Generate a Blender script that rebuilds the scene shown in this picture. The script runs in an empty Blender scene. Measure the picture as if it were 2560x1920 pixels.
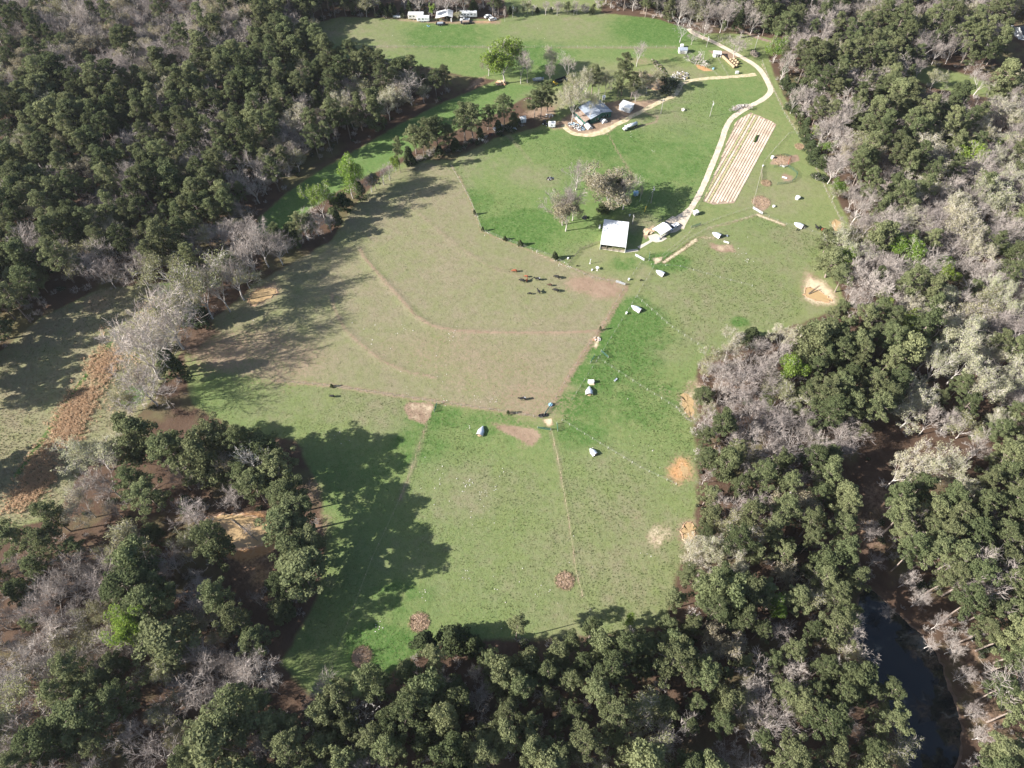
import bpy, math, random
import numpy as np
from mathutils import Vector, Matrix
PI = math.pi
R = math.radians
scene = bpy.context.scene
C = scene.collection
random.seed(7); rng = np.random.default_rng(7)

# ------------------------------------------------------------------ camera, sky, sun, exposure
CAM_H, PITCH, FPX = 220.0, 55.0, 1775.0
cam_d = bpy.data.cameras.new('camera'); cam = bpy.data.objects.new('camera', cam_d); C.objects.link(cam)
cam.location = (0, 0, CAM_H); cam.rotation_euler = (R(90-PITCH), 0, 0)
cam_d.sensor_width = 36.0; cam_d.lens = FPX/2560*36.0; cam_d.clip_end = 6000; cam_d.clip_start = 1
scene.camera = cam
SUN_AZ, SUN_EL = 13.5, 27.0                 # shadows run this way (degrees from +X toward +Y)
w = bpy.data.worlds.new('World'); scene.world = w; w.use_nodes = True
nt = w.node_tree; nt.nodes.clear()
sky = nt.nodes.new('ShaderNodeTexSky'); sky.sky_type = 'NISHITA'; sky.sun_disc = False
sky.sun_elevation = R(SUN_EL)
sky.sun_rotation = R(90-(SUN_AZ+180))
sky.air_density = 1.0; sky.dust_density = 1.5; sky.altitude = 200
bg = nt.nodes.new('ShaderNodeBackground'); bg.inputs['Strength'].default_value = 0.07
wo = nt.nodes.new('ShaderNodeOutputWorld')
nt.links.new(sky.outputs[0], bg.inputs[0]); nt.links.new(bg.outputs[0], wo.inputs[0])
sd = bpy.data.lights.new('sun', 'SUN'); sd.energy = 5.0; sd.angle = R(0.53); sd.color = (1.0, 0.97, 0.925)
sun = bpy.data.objects.new('sun', sd); C.objects.link(sun)
sdir = Vector((math.cos(R(SUN_AZ))*math.cos(R(SUN_EL)), math.sin(R(SUN_AZ))*math.cos(R(SUN_EL)), -math.sin(R(SUN_EL))))
sun.rotation_euler = sdir.to_track_quat('-Z', 'Y').to_euler(); sun.location = (-200, -50, 300)
scene.view_settings.view_transform = 'Standard'; scene.view_settings.look = 'None'
scene.view_settings.gamma = 1.0; scene.view_settings.exposure = 1.4
scene.render.engine = 'CYCLES'
scene.cycles.use_denoising = True
scene.cycles.max_bounces = 5; scene.cycles.diffuse_bounces = 3; scene.cycles.transmission_bounces = 3
scene.cycles.transparent_max_bounces = 4
scene.render.film_transparent = False

# ------------------------------------------------------------------ helpers
cp, sp = math.cos(R(PITCH)), math.sin(R(PITCH))
def at(px, py, z=0.0):
    """ground (or height z) point seen at a pixel of the 2560 x 1920 photograph"""
    x = (px-1280)/FPX; y = (960-py)/FPX
    dy = cp + y*sp; dz = -sp + y*cp
    t = (CAM_H - z)/-dz
    return Vector((x*t, dy*t, z))
def height_of(base, top_py):
    y = (960-top_py)/FPX
    return CAM_H + base.y*(-sp+y*cp)/(cp+y*sp)
def scale_at(p, z=0):
    """pixels of the photograph per metre across at a point"""
    depth = p[1]*cp + (CAM_H-z)*sp
    return FPX/depth
def lin(r, g, b):
    f = lambda c: ((c/255)/12.92 if c/255 <= 0.04045 else (((c/255)+0.055)/1.055)**2.4)
    return (f(r), f(g), f(b))
def tag(o, label=None, cat=None, group=None, kind=None):
    if label: o['label'] = label
    if cat: o['category'] = cat
    if group: o['group'] = group
    if kind: o['kind'] = kind
    return o
def thing(name, label, cat, loc=(0,0,0), rz=0.0, group=None):
    o = bpy.data.objects.new(name, None); C.objects.link(o)
    o.empty_display_size = 0.3
    o.location = loc; o.rotation_euler = (0, 0, rz)
    return tag(o, label, cat, group)
def link(name, me, parent=None):
    o = bpy.data.objects.new(name, me); C.objects.link(o)
    if parent: o.parent = parent
    return o
def mesh_np(name, V, F, mats=(), mi=None, smooth=False):
    """fast mesh from arrays; F is (n,3) or (n,4)"""
    me = bpy.data.meshes.new(name)
    V = np.ascontiguousarray(V, dtype=np.float32); F = np.ascontiguousarray(F, dtype=np.int32)
    n, k = F.shape
    me.vertices.add(len(V)); me.vertices.foreach_set('co', V.ravel())
    me.loops.add(n*k); me.loops.foreach_set('vertex_index', F.ravel())
    me.polygons.add(n)
    me.polygons.foreach_set('loop_start', np.arange(0, n*k, k, dtype=np.int32))
    me.polygons.foreach_set('loop_total', np.full(n, k, dtype=np.int32))
    if mi is not None: me.polygons.foreach_set('material_index', np.asarray(mi, dtype=np.int32))
    if smooth: me.polygons.foreach_set('use_smooth', np.ones(n, dtype=bool))
    for m in mats: me.materials.append(m)
    me.update(calc_edges=True)
    return me
class MB:
    """collects shapes, builds one mesh object"""
    def __init__(s): s.v = []; s.f = []
    def add(s, vs, fs):
        b = len(s.v); s.v += [tuple(v) for v in vs]; s.f += [tuple(i+b for i in f) for f in fs]; return s
    def box(s, c, d, rz=0.0, M=None):
        hx, hy, hz = d[0]/2, d[1]/2, d[2]/2; cz, sz = math.cos(rz), math.sin(rz)
        vs = []
        for z in (-hz, hz):
            for x, y in ((-hx,-hy),(hx,-hy),(hx,hy),(-hx,hy)):
                p = Vector((c[0]+x*cz-y*sz, c[1]+x*sz+y*cz, c[2]+z))
                vs.append(M @ p if M else p)
        return s.add(vs, [(3,2,1,0),(4,5,6,7),(0,1,5,4),(1,2,6,5),(2,3,7,6),(3,0,4,7)])
    def rbox(s, c, d, b=0.08):
        """box with chamfered edges"""
        hx, hy, hz = d[0]/2, d[1]/2, d[2]/2; vs = []; fs = []
        rings = [(-hz, b), (-hz+b, 0), (hz-b, 0), (hz, b)]
        for z, i in rings:
            X, Y = hx-i, hy-i
            for x, y in ((-X+b,-Y),(X-b,-Y),(X,-Y+b),(X,Y-b),(X-b,Y),(-X+b,Y),(-X,Y-b),(-X,-Y+b)):
                vs.append((c[0]+x, c[1]+y, c[2]+z))
        for r in range(3):
            for k in range(8):
                a = r*8+k; q = r*8+(k+1) % 8; fs.append((a, q, q+8, a+8))
        fs.append(tuple(range(7, -1, -1))); fs.append(tuple(range(24, 32)))
        return s.add(vs, fs)
    def tube(s, p0, p1, r0, r1=None, n=6, caps=True):
        r1 = r0 if r1 is None else r1
        p0 = Vector(p0); p1 = Vector(p1); d = (p1-p0)
        if d.length < 1e-6: return s
        d.normalize(); u = d.orthogonal().normalized(); v = d.cross(u)
        vs = []
        for p, r in ((p0, r0), (p1, r1)):
            for k in range(n):
                a = 2*PI*k/n; vs.append(p + u*(r*math.cos(a)) + v*(r*math.sin(a)))
        fs = [(k, (k+1) % n, n+(k+1) % n, n+k) for k in range(n)]
        if caps: fs += [tuple(range(n-1, -1, -1)), tuple(range(n, 2*n))]
        return s.add(vs, fs)
    def path(s, pts, r, n=5):
        for a, b in zip(pts[:-1], pts[1:]): s.tube(a, b, r, r, n, False)
        return s
    def loft(s, rings, cap=True, closed=True):
        n = len(rings[0]); vs = [p for r in rings for p in r]; fs = []
        for i in range(len(rings)-1):
            for k in range(n if closed else n-1):
                a = i*n+k; b = i*n+(k+1) % n; fs.append((a, b, b+n, a+n))
        if cap:
            fs.append(tuple(range(n-1, -1, -1))); fs.append(tuple(range((len(rings)-1)*n, len(rings)*n)))
        return s.add(vs, fs)
    def prism(s, prof, y0, y1):
        """profile of (x,z) points pushed along y"""
        n = len(prof); vs = [(x, y0, z) for x, z in prof] + [(x, y1, z) for x, z in prof]
        fs = [(k, (k+1) % n, n+(k+1) % n, n+k) for k in range(n)] + [tuple(range(n-1, -1, -1)), tuple(range(n, 2*n))]
        return s.add(vs, fs)
    def ball(s, c, r, n=10, m=6):
        r = r if hasattr(r, '__len__') else (r, r, r); rings = []
        for j in range(1, m):
            th = PI*j/m
            rings.append([(c[0]+r[0]*math.sin(th)*math.cos(2*PI*k/n), c[1]+r[1]*math.sin(th)*math.sin(2*PI*k/n), c[2]-r[2]*math.cos(th)) for k in range(n)])
        return s.loft(rings)
    def build(s, name, mat, parent=None, smooth=False):
        me = bpy.data.meshes.new(name); me.from_pydata(s.v, [], s.f)
        if mat: me.materials.append(mat)
        if smooth: me.polygons.foreach_set('use_smooth', np.ones(len(me.polygons), dtype=bool))
        me.update()
        return link(name, me, parent)
def copy_tree(o, parent=None):
    c = o.copy(); C.objects.link(c)
    if parent: c.parent = parent
    for ch in list(o.children): copy_tree(ch, c)
    return c
def axis(a, b):
    """centre and heading of the line between two photograph points on the ground"""
    A, B = at(*a), at(*b); m = (A+B)/2
    return m, math.atan2(B.y-A.y, B.x-A.x), (B-A).length

# ------------------------------------------------------------------ materials
M = {}
def mat(name, col, rough=0.8, metal=0.0, spec=0.3, var=0.0, scale=1.0, bump=0.0, stripes=None, var_col=None):
    m = bpy.data.materials.new(name); m.use_nodes = True; t = m.node_tree
    b = t.nodes['Principled BSDF']
    b.inputs['Base Color'].default_value = (*col, 1); b.inputs['Roughness'].default_value = rough
    b.inputs['Metallic'].default_value = metal; b.inputs['Specular IOR Level'].default_value = spec
    if var:
        co = t.nodes.new('ShaderNodeTexCoord'); n = t.nodes.new('ShaderNodeTexNoise')
        n.inputs['Scale'].default_value = scale; n.inputs['Detail'].default_value = 5
        t.links.new(co.outputs['Object'], n.inputs['Vector'])
        rmp = t.nodes.new('ShaderNodeValToRGB')
        lo = var_col if var_col else tuple(c*(1-var) for c in col)
        rmp.color_ramp.elements[0].color = (*lo, 1); rmp.color_ramp.elements[0].position = 0.35
        rmp.color_ramp.elements[1].color = (*tuple(min(1, c*(1+var*0.4)) for c in col), 1); rmp.color_ramp.elements[1].position = 0.65
        t.links.new(n.outputs['Fac'], rmp.inputs['Fac']); t.links.new(rmp.outputs['Color'], b.inputs['Base Color'])
        if bump:
            bp = t.nodes.new('ShaderNodeBump'); bp.inputs['Strength'].default_value = bump; bp.inputs['Distance'].default_value = 0.1
            t.links.new(n.outputs['Fac'], bp.inputs['Height']); t.links.new(bp.outputs['Normal'], b.inputs['Normal'])
    M[name] = m
    return m
def leaf_mat(name, col, col2, trans=0.3, rnd=0.35):
    """foliage: colour varies from tree to tree and clump to clump, thin faces let some light through"""
    m = bpy.data.materials.new(name); m.use_nodes = True; t = m.node_tree; t.nodes.clear()
    out = t.nodes.new('ShaderNodeOutputMaterial'); oi = t.nodes.new('ShaderNodeObjectInfo')
    co = t.nodes.new('ShaderNodeTexCoord'); n = t.nodes.new('ShaderNodeTexNoise'); n.inputs['Scale'].default_value = 0.55; n.inputs['Detail'].default_value = 4
    t.links.new(co.outputs['Object'], n.inputs['Vector'])
    mx = t.nodes.new('ShaderNodeMix'); mx.data_type = 'RGBA'
    mx.inputs['A'].default_value = (*col, 1); mx.inputs['B'].default_value = (*col2, 1)
    ad = t.nodes.new('ShaderNodeMath'); ad.operation = 'MULTIPLY_ADD'; ad.inputs[1].default_value = 1.6; ad.inputs[2].default_value = -0.8
    t.links.new(n.outputs['Fac'], ad.inputs[0])
    ad2 = t.nodes.new('ShaderNodeMath'); ad2.operation = 'ADD'; ad2.use_clamp = True
    t.links.new(ad.outputs[0], ad2.inputs[0]); t.links.new(oi.outputs['Random'], ad2.inputs[1])
    t.links.new(ad2.outputs[0], mx.inputs['Factor'])
    hsv = t.nodes.new('ShaderNodeHueSaturation')
    mm = t.nodes.new('ShaderNodeMath'); mm.operation = 'MULTIPLY'; mm.inputs[1].default_value = 7.31
    t.links.new(oi.outputs['Random'], mm.inputs[0])
    fr = t.nodes.new('ShaderNodeMath'); fr.operation = 'FRACT'; t.links.new(mm.outputs[0], fr.inputs[0])
    mr = t.nodes.new('ShaderNodeMapRange'); mr.inputs['To Min'].default_value = 1-rnd; mr.inputs['To Max'].default_value = 1+rnd
    t.links.new(fr.outputs[0], mr.inputs['Value']); t.links.new(mr.outputs[0], hsv.inputs['Value'])
    t.links.new(mx.outputs['Result'], hsv.inputs['Color'])
    d = t.nodes.new('ShaderNodeBsdfDiffuse'); tr = t.nodes.new('ShaderNodeBsdfTranslucent'); ms = t.nodes.new('ShaderNodeMixShader')
    ms.inputs[0].default_value = trans
    t.links.new(hsv.outputs[0], d.inputs[0]); t.links.new(hsv.outputs[0], tr.inputs[0])
    t.links.new(d.outputs[0], ms.inputs[1]); t.links.new(tr.outputs[0], ms.inputs[2]); t.links.new(ms.outputs[0], out.inputs[0])
    M[name] = m
    return m
leaf_mat('pine_needles', (0.112, 0.135, 0.062), (0.192, 0.202, 0.100), 0.32, 0.26)
leaf_mat('cedar_needles', (0.055, 0.072, 0.034), (0.085, 0.100, 0.045), 0.15, 0.2)
leaf_mat('fresh_leaves', (0.15, 0.24, 0.045), (0.24, 0.30, 0.06), 0.35, 0.18)
leaf_mat('cream_buds', (0.40, 0.36, 0.25), (0.36, 0.37, 0.22), 0.3, 0.14)
leaf_mat('olive_buds', (0.24, 0.25, 0.12), (0.33, 0.30, 0.17), 0.3, 0.2)
leaf_mat('brown_leaves', (0.29, 0.25, 0.165), (0.34, 0.30, 0.20), 0.3, 0.15)
leaf_mat('bare_twigs', (0.31, 0.265, 0.24), (0.40, 0.35, 0.31), 0.1, 0.22)
mat('pine_bark', (0.27, 0.215, 0.18), 0.95, var=0.35, scale=2)
mat('grey_bark', (0.52, 0.47, 0.43), 0.95, var=0.3, scale=2)
mat('dead_wood', (0.42, 0.39, 0.36), 0.9, var=0.25, scale=2)

mat('white_metal', (0.80, 0.80, 0.80), 0.38, 0.0, 0.5, var=0.06, scale=0.6)
mat('grey_metal', (0.30, 0.335, 0.39), 0.55, 0.0, 0.4, var=0.15, scale=1.2)
mat('galvanised', (0.66, 0.69, 0.74), 0.35, 0.35, 0.5, var=0.10, scale=2)
mat('white_paint', (0.74, 0.74, 0.73), 0.6, var=0.10, scale=1.5)
mat('off_white', (0.62, 0.60, 0.55), 0.7, var=0.15, scale=1.5)
mat('green_paint', (0.025, 0.10, 0.075), 0.6, var=0.2, scale=2)
mat('rust_roof', (0.20, 0.125, 0.085), 0.85, var=0.5, scale=1.2, var_col=(0.32, 0.26, 0.21))
mat('dark_inside', (0.03, 0.028, 0.026), 0.9)
mat('glass', (0.02, 0.025, 0.03), 0.1, spec=0.6)
mat('rubber', (0.02, 0.02, 0.02), 0.85)
mat('timber', (0.28, 0.23, 0.18), 0.9, var=0.3, scale=4)
mat('grey_timber', (0.36, 0.34, 0.31), 0.9, var=0.25, scale=4)
mat('pale_timber', (0.55, 0.44, 0.30), 0.9, var=0.2, scale=4)
mat('blue_paint', (0.06, 0.22, 0.50), 0.35, spec=0.5)
mat('light_blue', (0.30, 0.50, 0.66), 0.5)
mat('red_paint', (0.34, 0.05, 0.03), 0.6, var=0.2, scale=3)
mat('yellow_paint', (0.70, 0.47, 0.05), 0.5)
mat('dark_paint', (0.025, 0.027, 0.035), 0.4, spec=0.5)
mat('white_car', (0.78, 0.78, 0.78), 0.25, spec=0.6)
mat('silver_car', (0.45, 0.47, 0.50), 0.3, 0.4, 0.5)
mat('film', (0.72, 0.73, 0.74), 0.5, var=0.08, scale=2)
mat('concrete', (0.56, 0.50, 0.41), 0.9, var=0.15, scale=1.2)
mat('hay', (0.40, 0.28, 0.20), 1.0, var=0.45, scale=3.0, bump=0.6)
mat('bale', (0.42, 0.31, 0.19), 1.0, var=0.35, scale=6, bump=0.5)
mat('clay', (0.42, 0.215, 0.11), 1.0, var=0.4, scale=1.0, bump=0.6, var_col=(0.58, 0.45, 0.32))
mat('spoil', (0.36, 0.25, 0.165), 1.0, var=0.35, scale=0.8, bump=0.6, var_col=(0.36, 0.21, 0.12))
mat('bed_soil', (0.58, 0.475, 0.37), 1.0, var=0.3, scale=0.16, bump=0.2, var_col=(0.46, 0.34, 0.25))
mat('bed_weed', (0.17, 0.22, 0.07), 1.0, var=0.5, scale=0.8, bump=0.6, var_col=(0.45, 0.36, 0.22))
mat('stone', (0.62, 0.57, 0.50), 0.95, var=0.25, scale=3)
mat('road_gravel', (0.60, 0.50, 0.385), 1.0, var=0.22, scale=0.35, bump=0.3)
mat('track_dirt', (0.54, 0.42, 0.29), 1.0, var=0.4, scale=0.5, bump=0.3, var_col=(0.36, 0.33, 0.18))
mat('cow_black', (0.012, 0.011, 0.011), 0.75)
mat('cow_red', (0.22, 0.065, 0.03), 0.8)
mat('cow_brown', (0.06, 0.03, 0.02), 0.8)
mat('cow_white', (0.70, 0.66, 0.60), 0.8)
leaf_mat('straw_grass', (0.62, 0.45, 0.30), (0.74, 0.58, 0.42), .5, .1)
leaf_mat('dry_grass', (0.23, 0.215, 0.10), (0.30, 0.27, 0.14), .45, .1)
leaf_mat('weed', (0.070, 0.115, 0.030), (0.10, 0.14, 0.04), .45, .1)
leaf_mat('dry_tan', (0.27, 0.225, 0.14), (0.34, 0.29, 0.19), .45, .1)
mat('speck', (0.05, 0.055, 0.025), 1.0)
mat('mud', (0.16, 0.11, 0.08), 1.0, var=.3, scale=.8, bump=.4)
mat('brush', (0.30, 0.25, 0.20), 1.0, var=0.3, scale=3)
def belt_mat():
    m = mat('cow_belted', (0.02, 0.018, 0.018), 0.8); t = m.node_tree; b = t.nodes['Principled BSDF']
    co = t.nodes.new('ShaderNodeTexCoord'); n = t.nodes.new('ShaderNodeTexNoise'); n.inputs['Scale'].default_value = 1.1; n.inputs['Detail'].default_value = 1
    r = t.nodes.new('ShaderNodeValToRGB'); r.color_ramp.interpolation = 'CONSTANT'
    r.color_ramp.elements[0].color = (0.015, 0.014, 0.014, 1); r.color_ramp.elements[1].position = 0.5; r.color_ramp.elements[1].color = (0.68, 0.64, 0.58, 1)
    t.links.new(co.outputs['Object'], n.inputs['Vector']); t.links.new(n.outputs['Fac'], r.inputs['Fac']); t.links.new(r.outputs[0], b.inputs['Base Color'])
belt_mat()
def water_mat(name, col, rough, noise=0.0):
    m = mat(name, col, rough, spec=0.5); t = m.node_tree; b = t.nodes['Principled BSDF']
    co = t.nodes.new('ShaderNodeTexCoord'); n = t.nodes.new('ShaderNodeTexNoise'); n.inputs['Scale'].default_value = 1.6; n.inputs['Detail'].default_value = 3
    bp = t.nodes.new('ShaderNodeBump'); bp.inputs['Strength'].default_value = 0.06; bp.inputs['Distance'].default_value = 0.05
    t.links.new(co.outputs['Object'], n.inputs['Vector']); t.links.new(n.outputs['Fac'], bp.inputs['Height']); t.links.new(bp.outputs['Normal'], b.inputs['Normal'])
water_mat('muddy_water', (0.42, 0.29, 0.15), 0.12)
water_mat('dark_water', (0.010, 0.012, 0.014), 0.06)
water_mat('brown_water', (0.26, 0.19, 0.12), 0.1)

# ------------------------------------------------------------------ ground
X0, X1, Y0, Y1, STEP = -345, 345, 5, 480, 1.0
gx = np.arange(X0, X1+0.1, STEP); gy = np.arange(Y0, Y1+0.1, STEP)
NX, NY = len(gx), len(gy)
GX, GY = np.meshgrid(gx, gy)
PX, PY = GX.ravel(), GY.ravel()
NP = len(PX)
def gpoly(pts, z=0.0): return np.array([at(x, y, z)[:2] for x, y in pts])
def seg_dist(px, py, P, closed=False):
    d = np.full(len(px), 1e9); n = len(P)
    for i in range(n if closed else n-1):
        a = P[i]; b = P[(i+1) % n]; v = b-a; L = max(1e-9, v @ v)
        t = np.clip(((px-a[0])*v[0] + (py-a[1])*v[1])/L, 0, 1)
        d = np.minimum(d, np.hypot(px-a[0]-t*v[0], py-a[1]-t*v[1]))
    return d
def inside(px, py, P):
    r = np.zeros(len(px), dtype=bool); n = len(P)
    for i in range(n):
        a = P[i]; b = P[(i+1) % n]
        if a[1] == b[1]: continue
        c = ((a[1] > py) != (b[1] > py)) & (px < (b[0]-a[0])*(py-a[1])/(b[1]-a[1]) + a[0])
        r ^= c
    return r
def m_poly(pts, soft=3.0):
    """1 inside the outline, fading over soft metres across its edge"""
    P = gpoly(pts); lo = P.min(0)-soft; hi = P.max(0)+soft
    k = (PX > lo[0]) & (PX < hi[0]) & (PY > lo[1]) & (PY < hi[1]); out = np.zeros(NP)
    x, y = PX[k], PY[k]; d = seg_dist(x, y, P, True); s = np.where(inside(x, y, P), -d, d)
    out[k] = np.clip(0.5-s/(2*soft), 0, 1); return out
def m_line(pts, width, soft=1.0):
    P = gpoly(pts); pad = width+soft; lo = P.min(0)-pad; hi = P.max(0)+pad
    k = (PX > lo[0]) & (PX < hi[0]) & (PY > lo[1]) & (PY < hi[1]); out = np.zeros(NP)
    d = seg_dist(PX[k], PY[k], P); out[k] = np.clip((width/2+soft-d)/soft, 0, 1); return out
def m_spot(px, py, r, soft=None, ax=1.0):
    p = at(px, py); s = soft or r*0.6
    d = np.hypot((PX-p.x)/ax, PY-p.y); return np.clip((r-d)/s+0.5, 0, 1)

FARM = [(800,55),(850,42),(1000,46),(1250,48),(1290,34),(1500,32),(1640,46),(1700,66),(1760,84),(1850,84),(1935,96),(1920,130),(1935,190),(1975,270),(2020,350),(2070,440),(2108,530),(2125,580),(2090,615),(2065,660),(2085,705),(2105,755),(2060,785),(1990,812),(1880,850),(1800,880),(1750,905),(1735,960),(1725,1060),(1740,1110),(1730,1180),(1745,1250),(1725,1300),(1715,1360),(1690,1440),(1660,1560),(1500,1590),(1250,1600),(1080,1610),(1000,1660),(930,1740),(780,1740),(700,1660),(790,1500),(815,1380),(800,1230),(740,1100),(600,1080),(480,1010),(460,900),(480,830),(570,770),(690,680),(830,600),(880,520),(970,425),(1020,400),(1130,400),(1240,345),(1340,320),(1390,290),(1380,260),(1320,240),(1230,290),(1080,350),(960,420),(860,470),(780,520),(690,610),(640,580),(650,540),(720,480),(800,425),(900,370),(1000,310),(1110,255),(1190,222),(1240,200),(1160,190),(1080,170),(900,150),(820,140),(780,110)]
BROWN = [(1125,415),(1150,450),(1180,520),(1200,575),(1260,600),(1310,620),(1380,645),(1420,668),(1480,697),(1562,712),(1515,800),(1440,910),(1380,1008),(1350,1042),(1270,1030),(1130,1010),(960,985),(830,965),(690,953),(560,930),(500,900),(470,860),(500,800),(600,740),(700,660),(830,600),(880,520),(980,430),(1060,405)]
HOUSEFIELD = [(1125,413),(1150,450),(1180,520),(1202,575),(1260,598),(1310,617),(1380,642),(1420,664),(1450,625),(1500,600),(1620,610),(1720,560),(1770,455),(1800,370),(1825,310),(1900,255),(1920,220),(1885,185),(1780,195),(1700,215),(1680,245),(1540,310),(1460,337),(1400,315),(1300,335),(1180,385)]
STRIP = [(640,580),(650,540),(720,480),(800,425),(900,370),(1000,310),(1110,255),(1190,222),(1260,205),(1330,215),(1380,240),(1320,250),(1230,290),(1080,350),(960,420),(860,470),(780,520),(690,610)]
TOPFIELD = [(800,55),(850,42),(1000,46),(1250,48),(1290,34),(1500,32),(1640,46),(1700,66),(1740,90),(1800,120),(1760,150),(1700,130),(1600,160),(1560,150),(1420,190),(1250,200),(1160,190),(1080,170),(900,150),(820,140),(780,110)]
MEADOW = [(-140,960),(0,880),(100,795),(250,722),(420,705),(500,735),(480,830),(440,900),(380,1000),(300,1090),(200,1180),(140,1290),(0,1330),(-140,1400)]
LOWER = [(480,960),(560,930),(690,957),(830,969),(1000,995),(1090,1008),(1270,1034),(1380,1075),(1400,1180),(1440,1430),(1460,1530),(1280,1600),(1080,1610),(1000,1660),(930,1740),(780,1740),(700,1660),(790,1500),(815,1380),(800,1230),(740,1100),(600,1080),(480,1010)]
EAST = [(1645,655),(1720,603),(1770,575),(1890,540),(2050,590),(2075,610),(2030,660),(1990,700),(2010,780),(1880,850),(1750,905),(1735,960),(1725,1060),(1740,1110),(1730,1180),(1745,1250),(1715,1360),(1690,1440),(1660,1560),(1460,1590),(1440,1430),(1400,1180),(1395,1060),(1430,1000),(1500,890),(1580,760)]
A = np.zeros((NP, 4)); B = np.zeros((NP, 4))   # A: lush, dry brown, bare soil, leaf litter / B: clay, tall straw, pale sand, rank green
farm = np.maximum(m_poly(FARM, 2.5), m_poly(MEADOW, 2.0)); farm = np.maximum(farm, m_poly([(1255,-14),(1510,-14),(1500,44),(1275,44)], 3)); farm = np.maximum(farm, m_poly([(2225,170),(2330,165),(2430,190),(2560,235),(2560,250),(2450,240),(2340,222)], 4))
A[:, 3] = 1-farm
def mx(arr, i, m, s=1.0): arr[:, i] = np.maximum(arr[:, i], m*s)
mx(A, 1, m_poly(BROWN, 1.2), 0.80)
mx(A, 0, m_poly(HOUSEFIELD, 2.0), 0.62); mx(A, 0, m_poly(STRIP, 1.5), 0.95); mx(A, 0, m_poly(TOPFIELD, 3.0), 0.52)
mx(A, 0, m_poly(LOWER, 2.0), 0.42); mx(A, 0, m_poly(EAST, 2.0), 0.40)
mx(A, 1, m_poly(MEADOW, 2.0), 0.82); mx(B, 1, m_poly(MEADOW, 2.0), 0.25)
for p, r, s in [((1270,590),14,1),((1330,560),12,.9),((1230,610),8,.9),((1180,500),10,.7),((1060,440),8,.5),((1520,360),18,.7),((1650,400),25,.6),((1700,330),12,.5),
                ((1560,660),6,.6),((1670,655),7,.9),((1560,810),14,.9),((1530,860),13,.9),((1620,840),12,.6),((1490,940),10,.8),((1440,1010),7,.9),((1450,1080),9,.7),((1600,1000),16,.6),
                ((1090,1040),9,.7),((1230,1060),10,.6),((1040,1110),10,.6),((960,1620),9,.9),((1000,1500),10,.6),((1500,1040),9,.6),((1540,1010),10,.5),((1850,805),3,.9),((1110,90),22,.7),((1330,140),20,.7),((1640,75),20,.9),((1700,140),9,.5),((1590,760),6,.7),((1570,900),12,.7)]:
    mx(B, 3, m_spot(*p, r, r*1.0, 1.5), s)
for p, r, s in [((1360,250),8,.7),((860,80),25,.5),((1000,110),15,.4),((1400,60),20,.5),((1480,175),10,.5),((1650,225),14,.45),((1450,700),8,.7),((1180,420),16,.35),((1110,470),14,.35),((1320,440),9,.6),
                ((1660,300),14,.4),((1240,1240),14,.5),((1500,1350),25,.5),((1600,1450),22,.5),((1560,1250),20,.35),((1700,760),20,.45),((1850,660),22,.45),((1900,740),18,.4),((1930,480),14,.5),((2000,600),10,.4),((880,1010),14,.6),((780,1010),18,.3),
                ((1150,1250),12,.4),((1100,1400),18,.25),((1640,860),10,.35),((1480,640),7,.5),((1600,560),6,.6),((1780,640),12,.3)]:
    mx(A, 1, m_spot(*p, r, r*1.2, 1.6), s)
B[:, 3] *= 1-m_poly(BROWN, .6)
# terrace banks curving through the dry pasture, worn brown on top
TERR = [[(900,625),(915,650),(950,690),(1000,745),(1040,790),(1080,815),(1140,828),(1250,832),(1400,833),(1490,828)],
        [(830,735),(835,770),(860,820),(900,860),(960,905),(1020,930),(1090,945)],
        [(1030,520),(1090,570),(1150,620),(1220,665),(1300,690)]]
Z = np.zeros(NP)
for i, t in enumerate(TERR):
    P = gpoly(t); d = seg_dist(PX, PY, P); hgt = (0.28, 0.20, 0.09)[i]
    Z += hgt*np.exp(-(d/1.3)**2)
    mx(A, 1, np.clip(1.3-d/2.6, 0, 1), 1.0); mx(A, 2, np.clip(1.2-d/1.6, 0, 1), (0.62, .55, .42)[i])
    mx(A, 1, np.clip(1-np.abs(d-6)/6, 0, 1), 0.85)
for p, r, s in [((1110,880),22,.42),((1230,930),26,.42),((1330,1000),16,.5),((700,900),20,.5),((1000,880),16,.38),((1460,710),6,.8),((1510,722),7,.8),((1440,690),5,.4),((1290,680),14,.35),((640,860),14,.55),((560,880),14,.6),((1380,820),14,.3),((930,720),8,.35)]:
    mx(A, 2, m_spot(*p, r, r*1.3, 1.5), s)
# trampled fence lines of the dry pasture
mx(A, 2, m_line([(1565,716),(1515,804),(1440,914),(1380,1012)], 1.2, 3.0), 0.62)
mx(A, 2, m_line([(1380,1012),(1352,1040),(1270,1029),(1130,1009),(960,984),(830,964),(690,952)], 1.0, 2.0), 0.6)
mx(A, 2, m_line([(1128,415),(1152,450),(1182,520),(1202,578),(1310,620),(1420,667),(1562,712)], 0.8, 1.6), 0.55)
mx(B, 2, m_line([(1182,520),(1202,578),(1310,620),(1420,667)], 0.3, 0.8), 0.5)
mx(A, 1, m_line([(1625,668),(1560,780),(1490,890),(1400,1030)], 5, 3), 0.45)
for q, s_ in [([(1560,735),(1480,760),(1400,752),(1310,735),(1200,742),(1050,700),(930,640)], .35), ([(1375,1000),(1330,930),(1260,850),(1180,760),(1120,640)], .3), ([(1350,1035),(1200,985),(1050,930),(900,880),(760,850)], .3), ([(1480,700),(1400,700),(1300,660),(1200,600)], .35), ([(1300,1010),(1180,950),(1020,860)], .22)]:
    mx(A, 2, m_line(q, .5, 1.0), s_)
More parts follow.
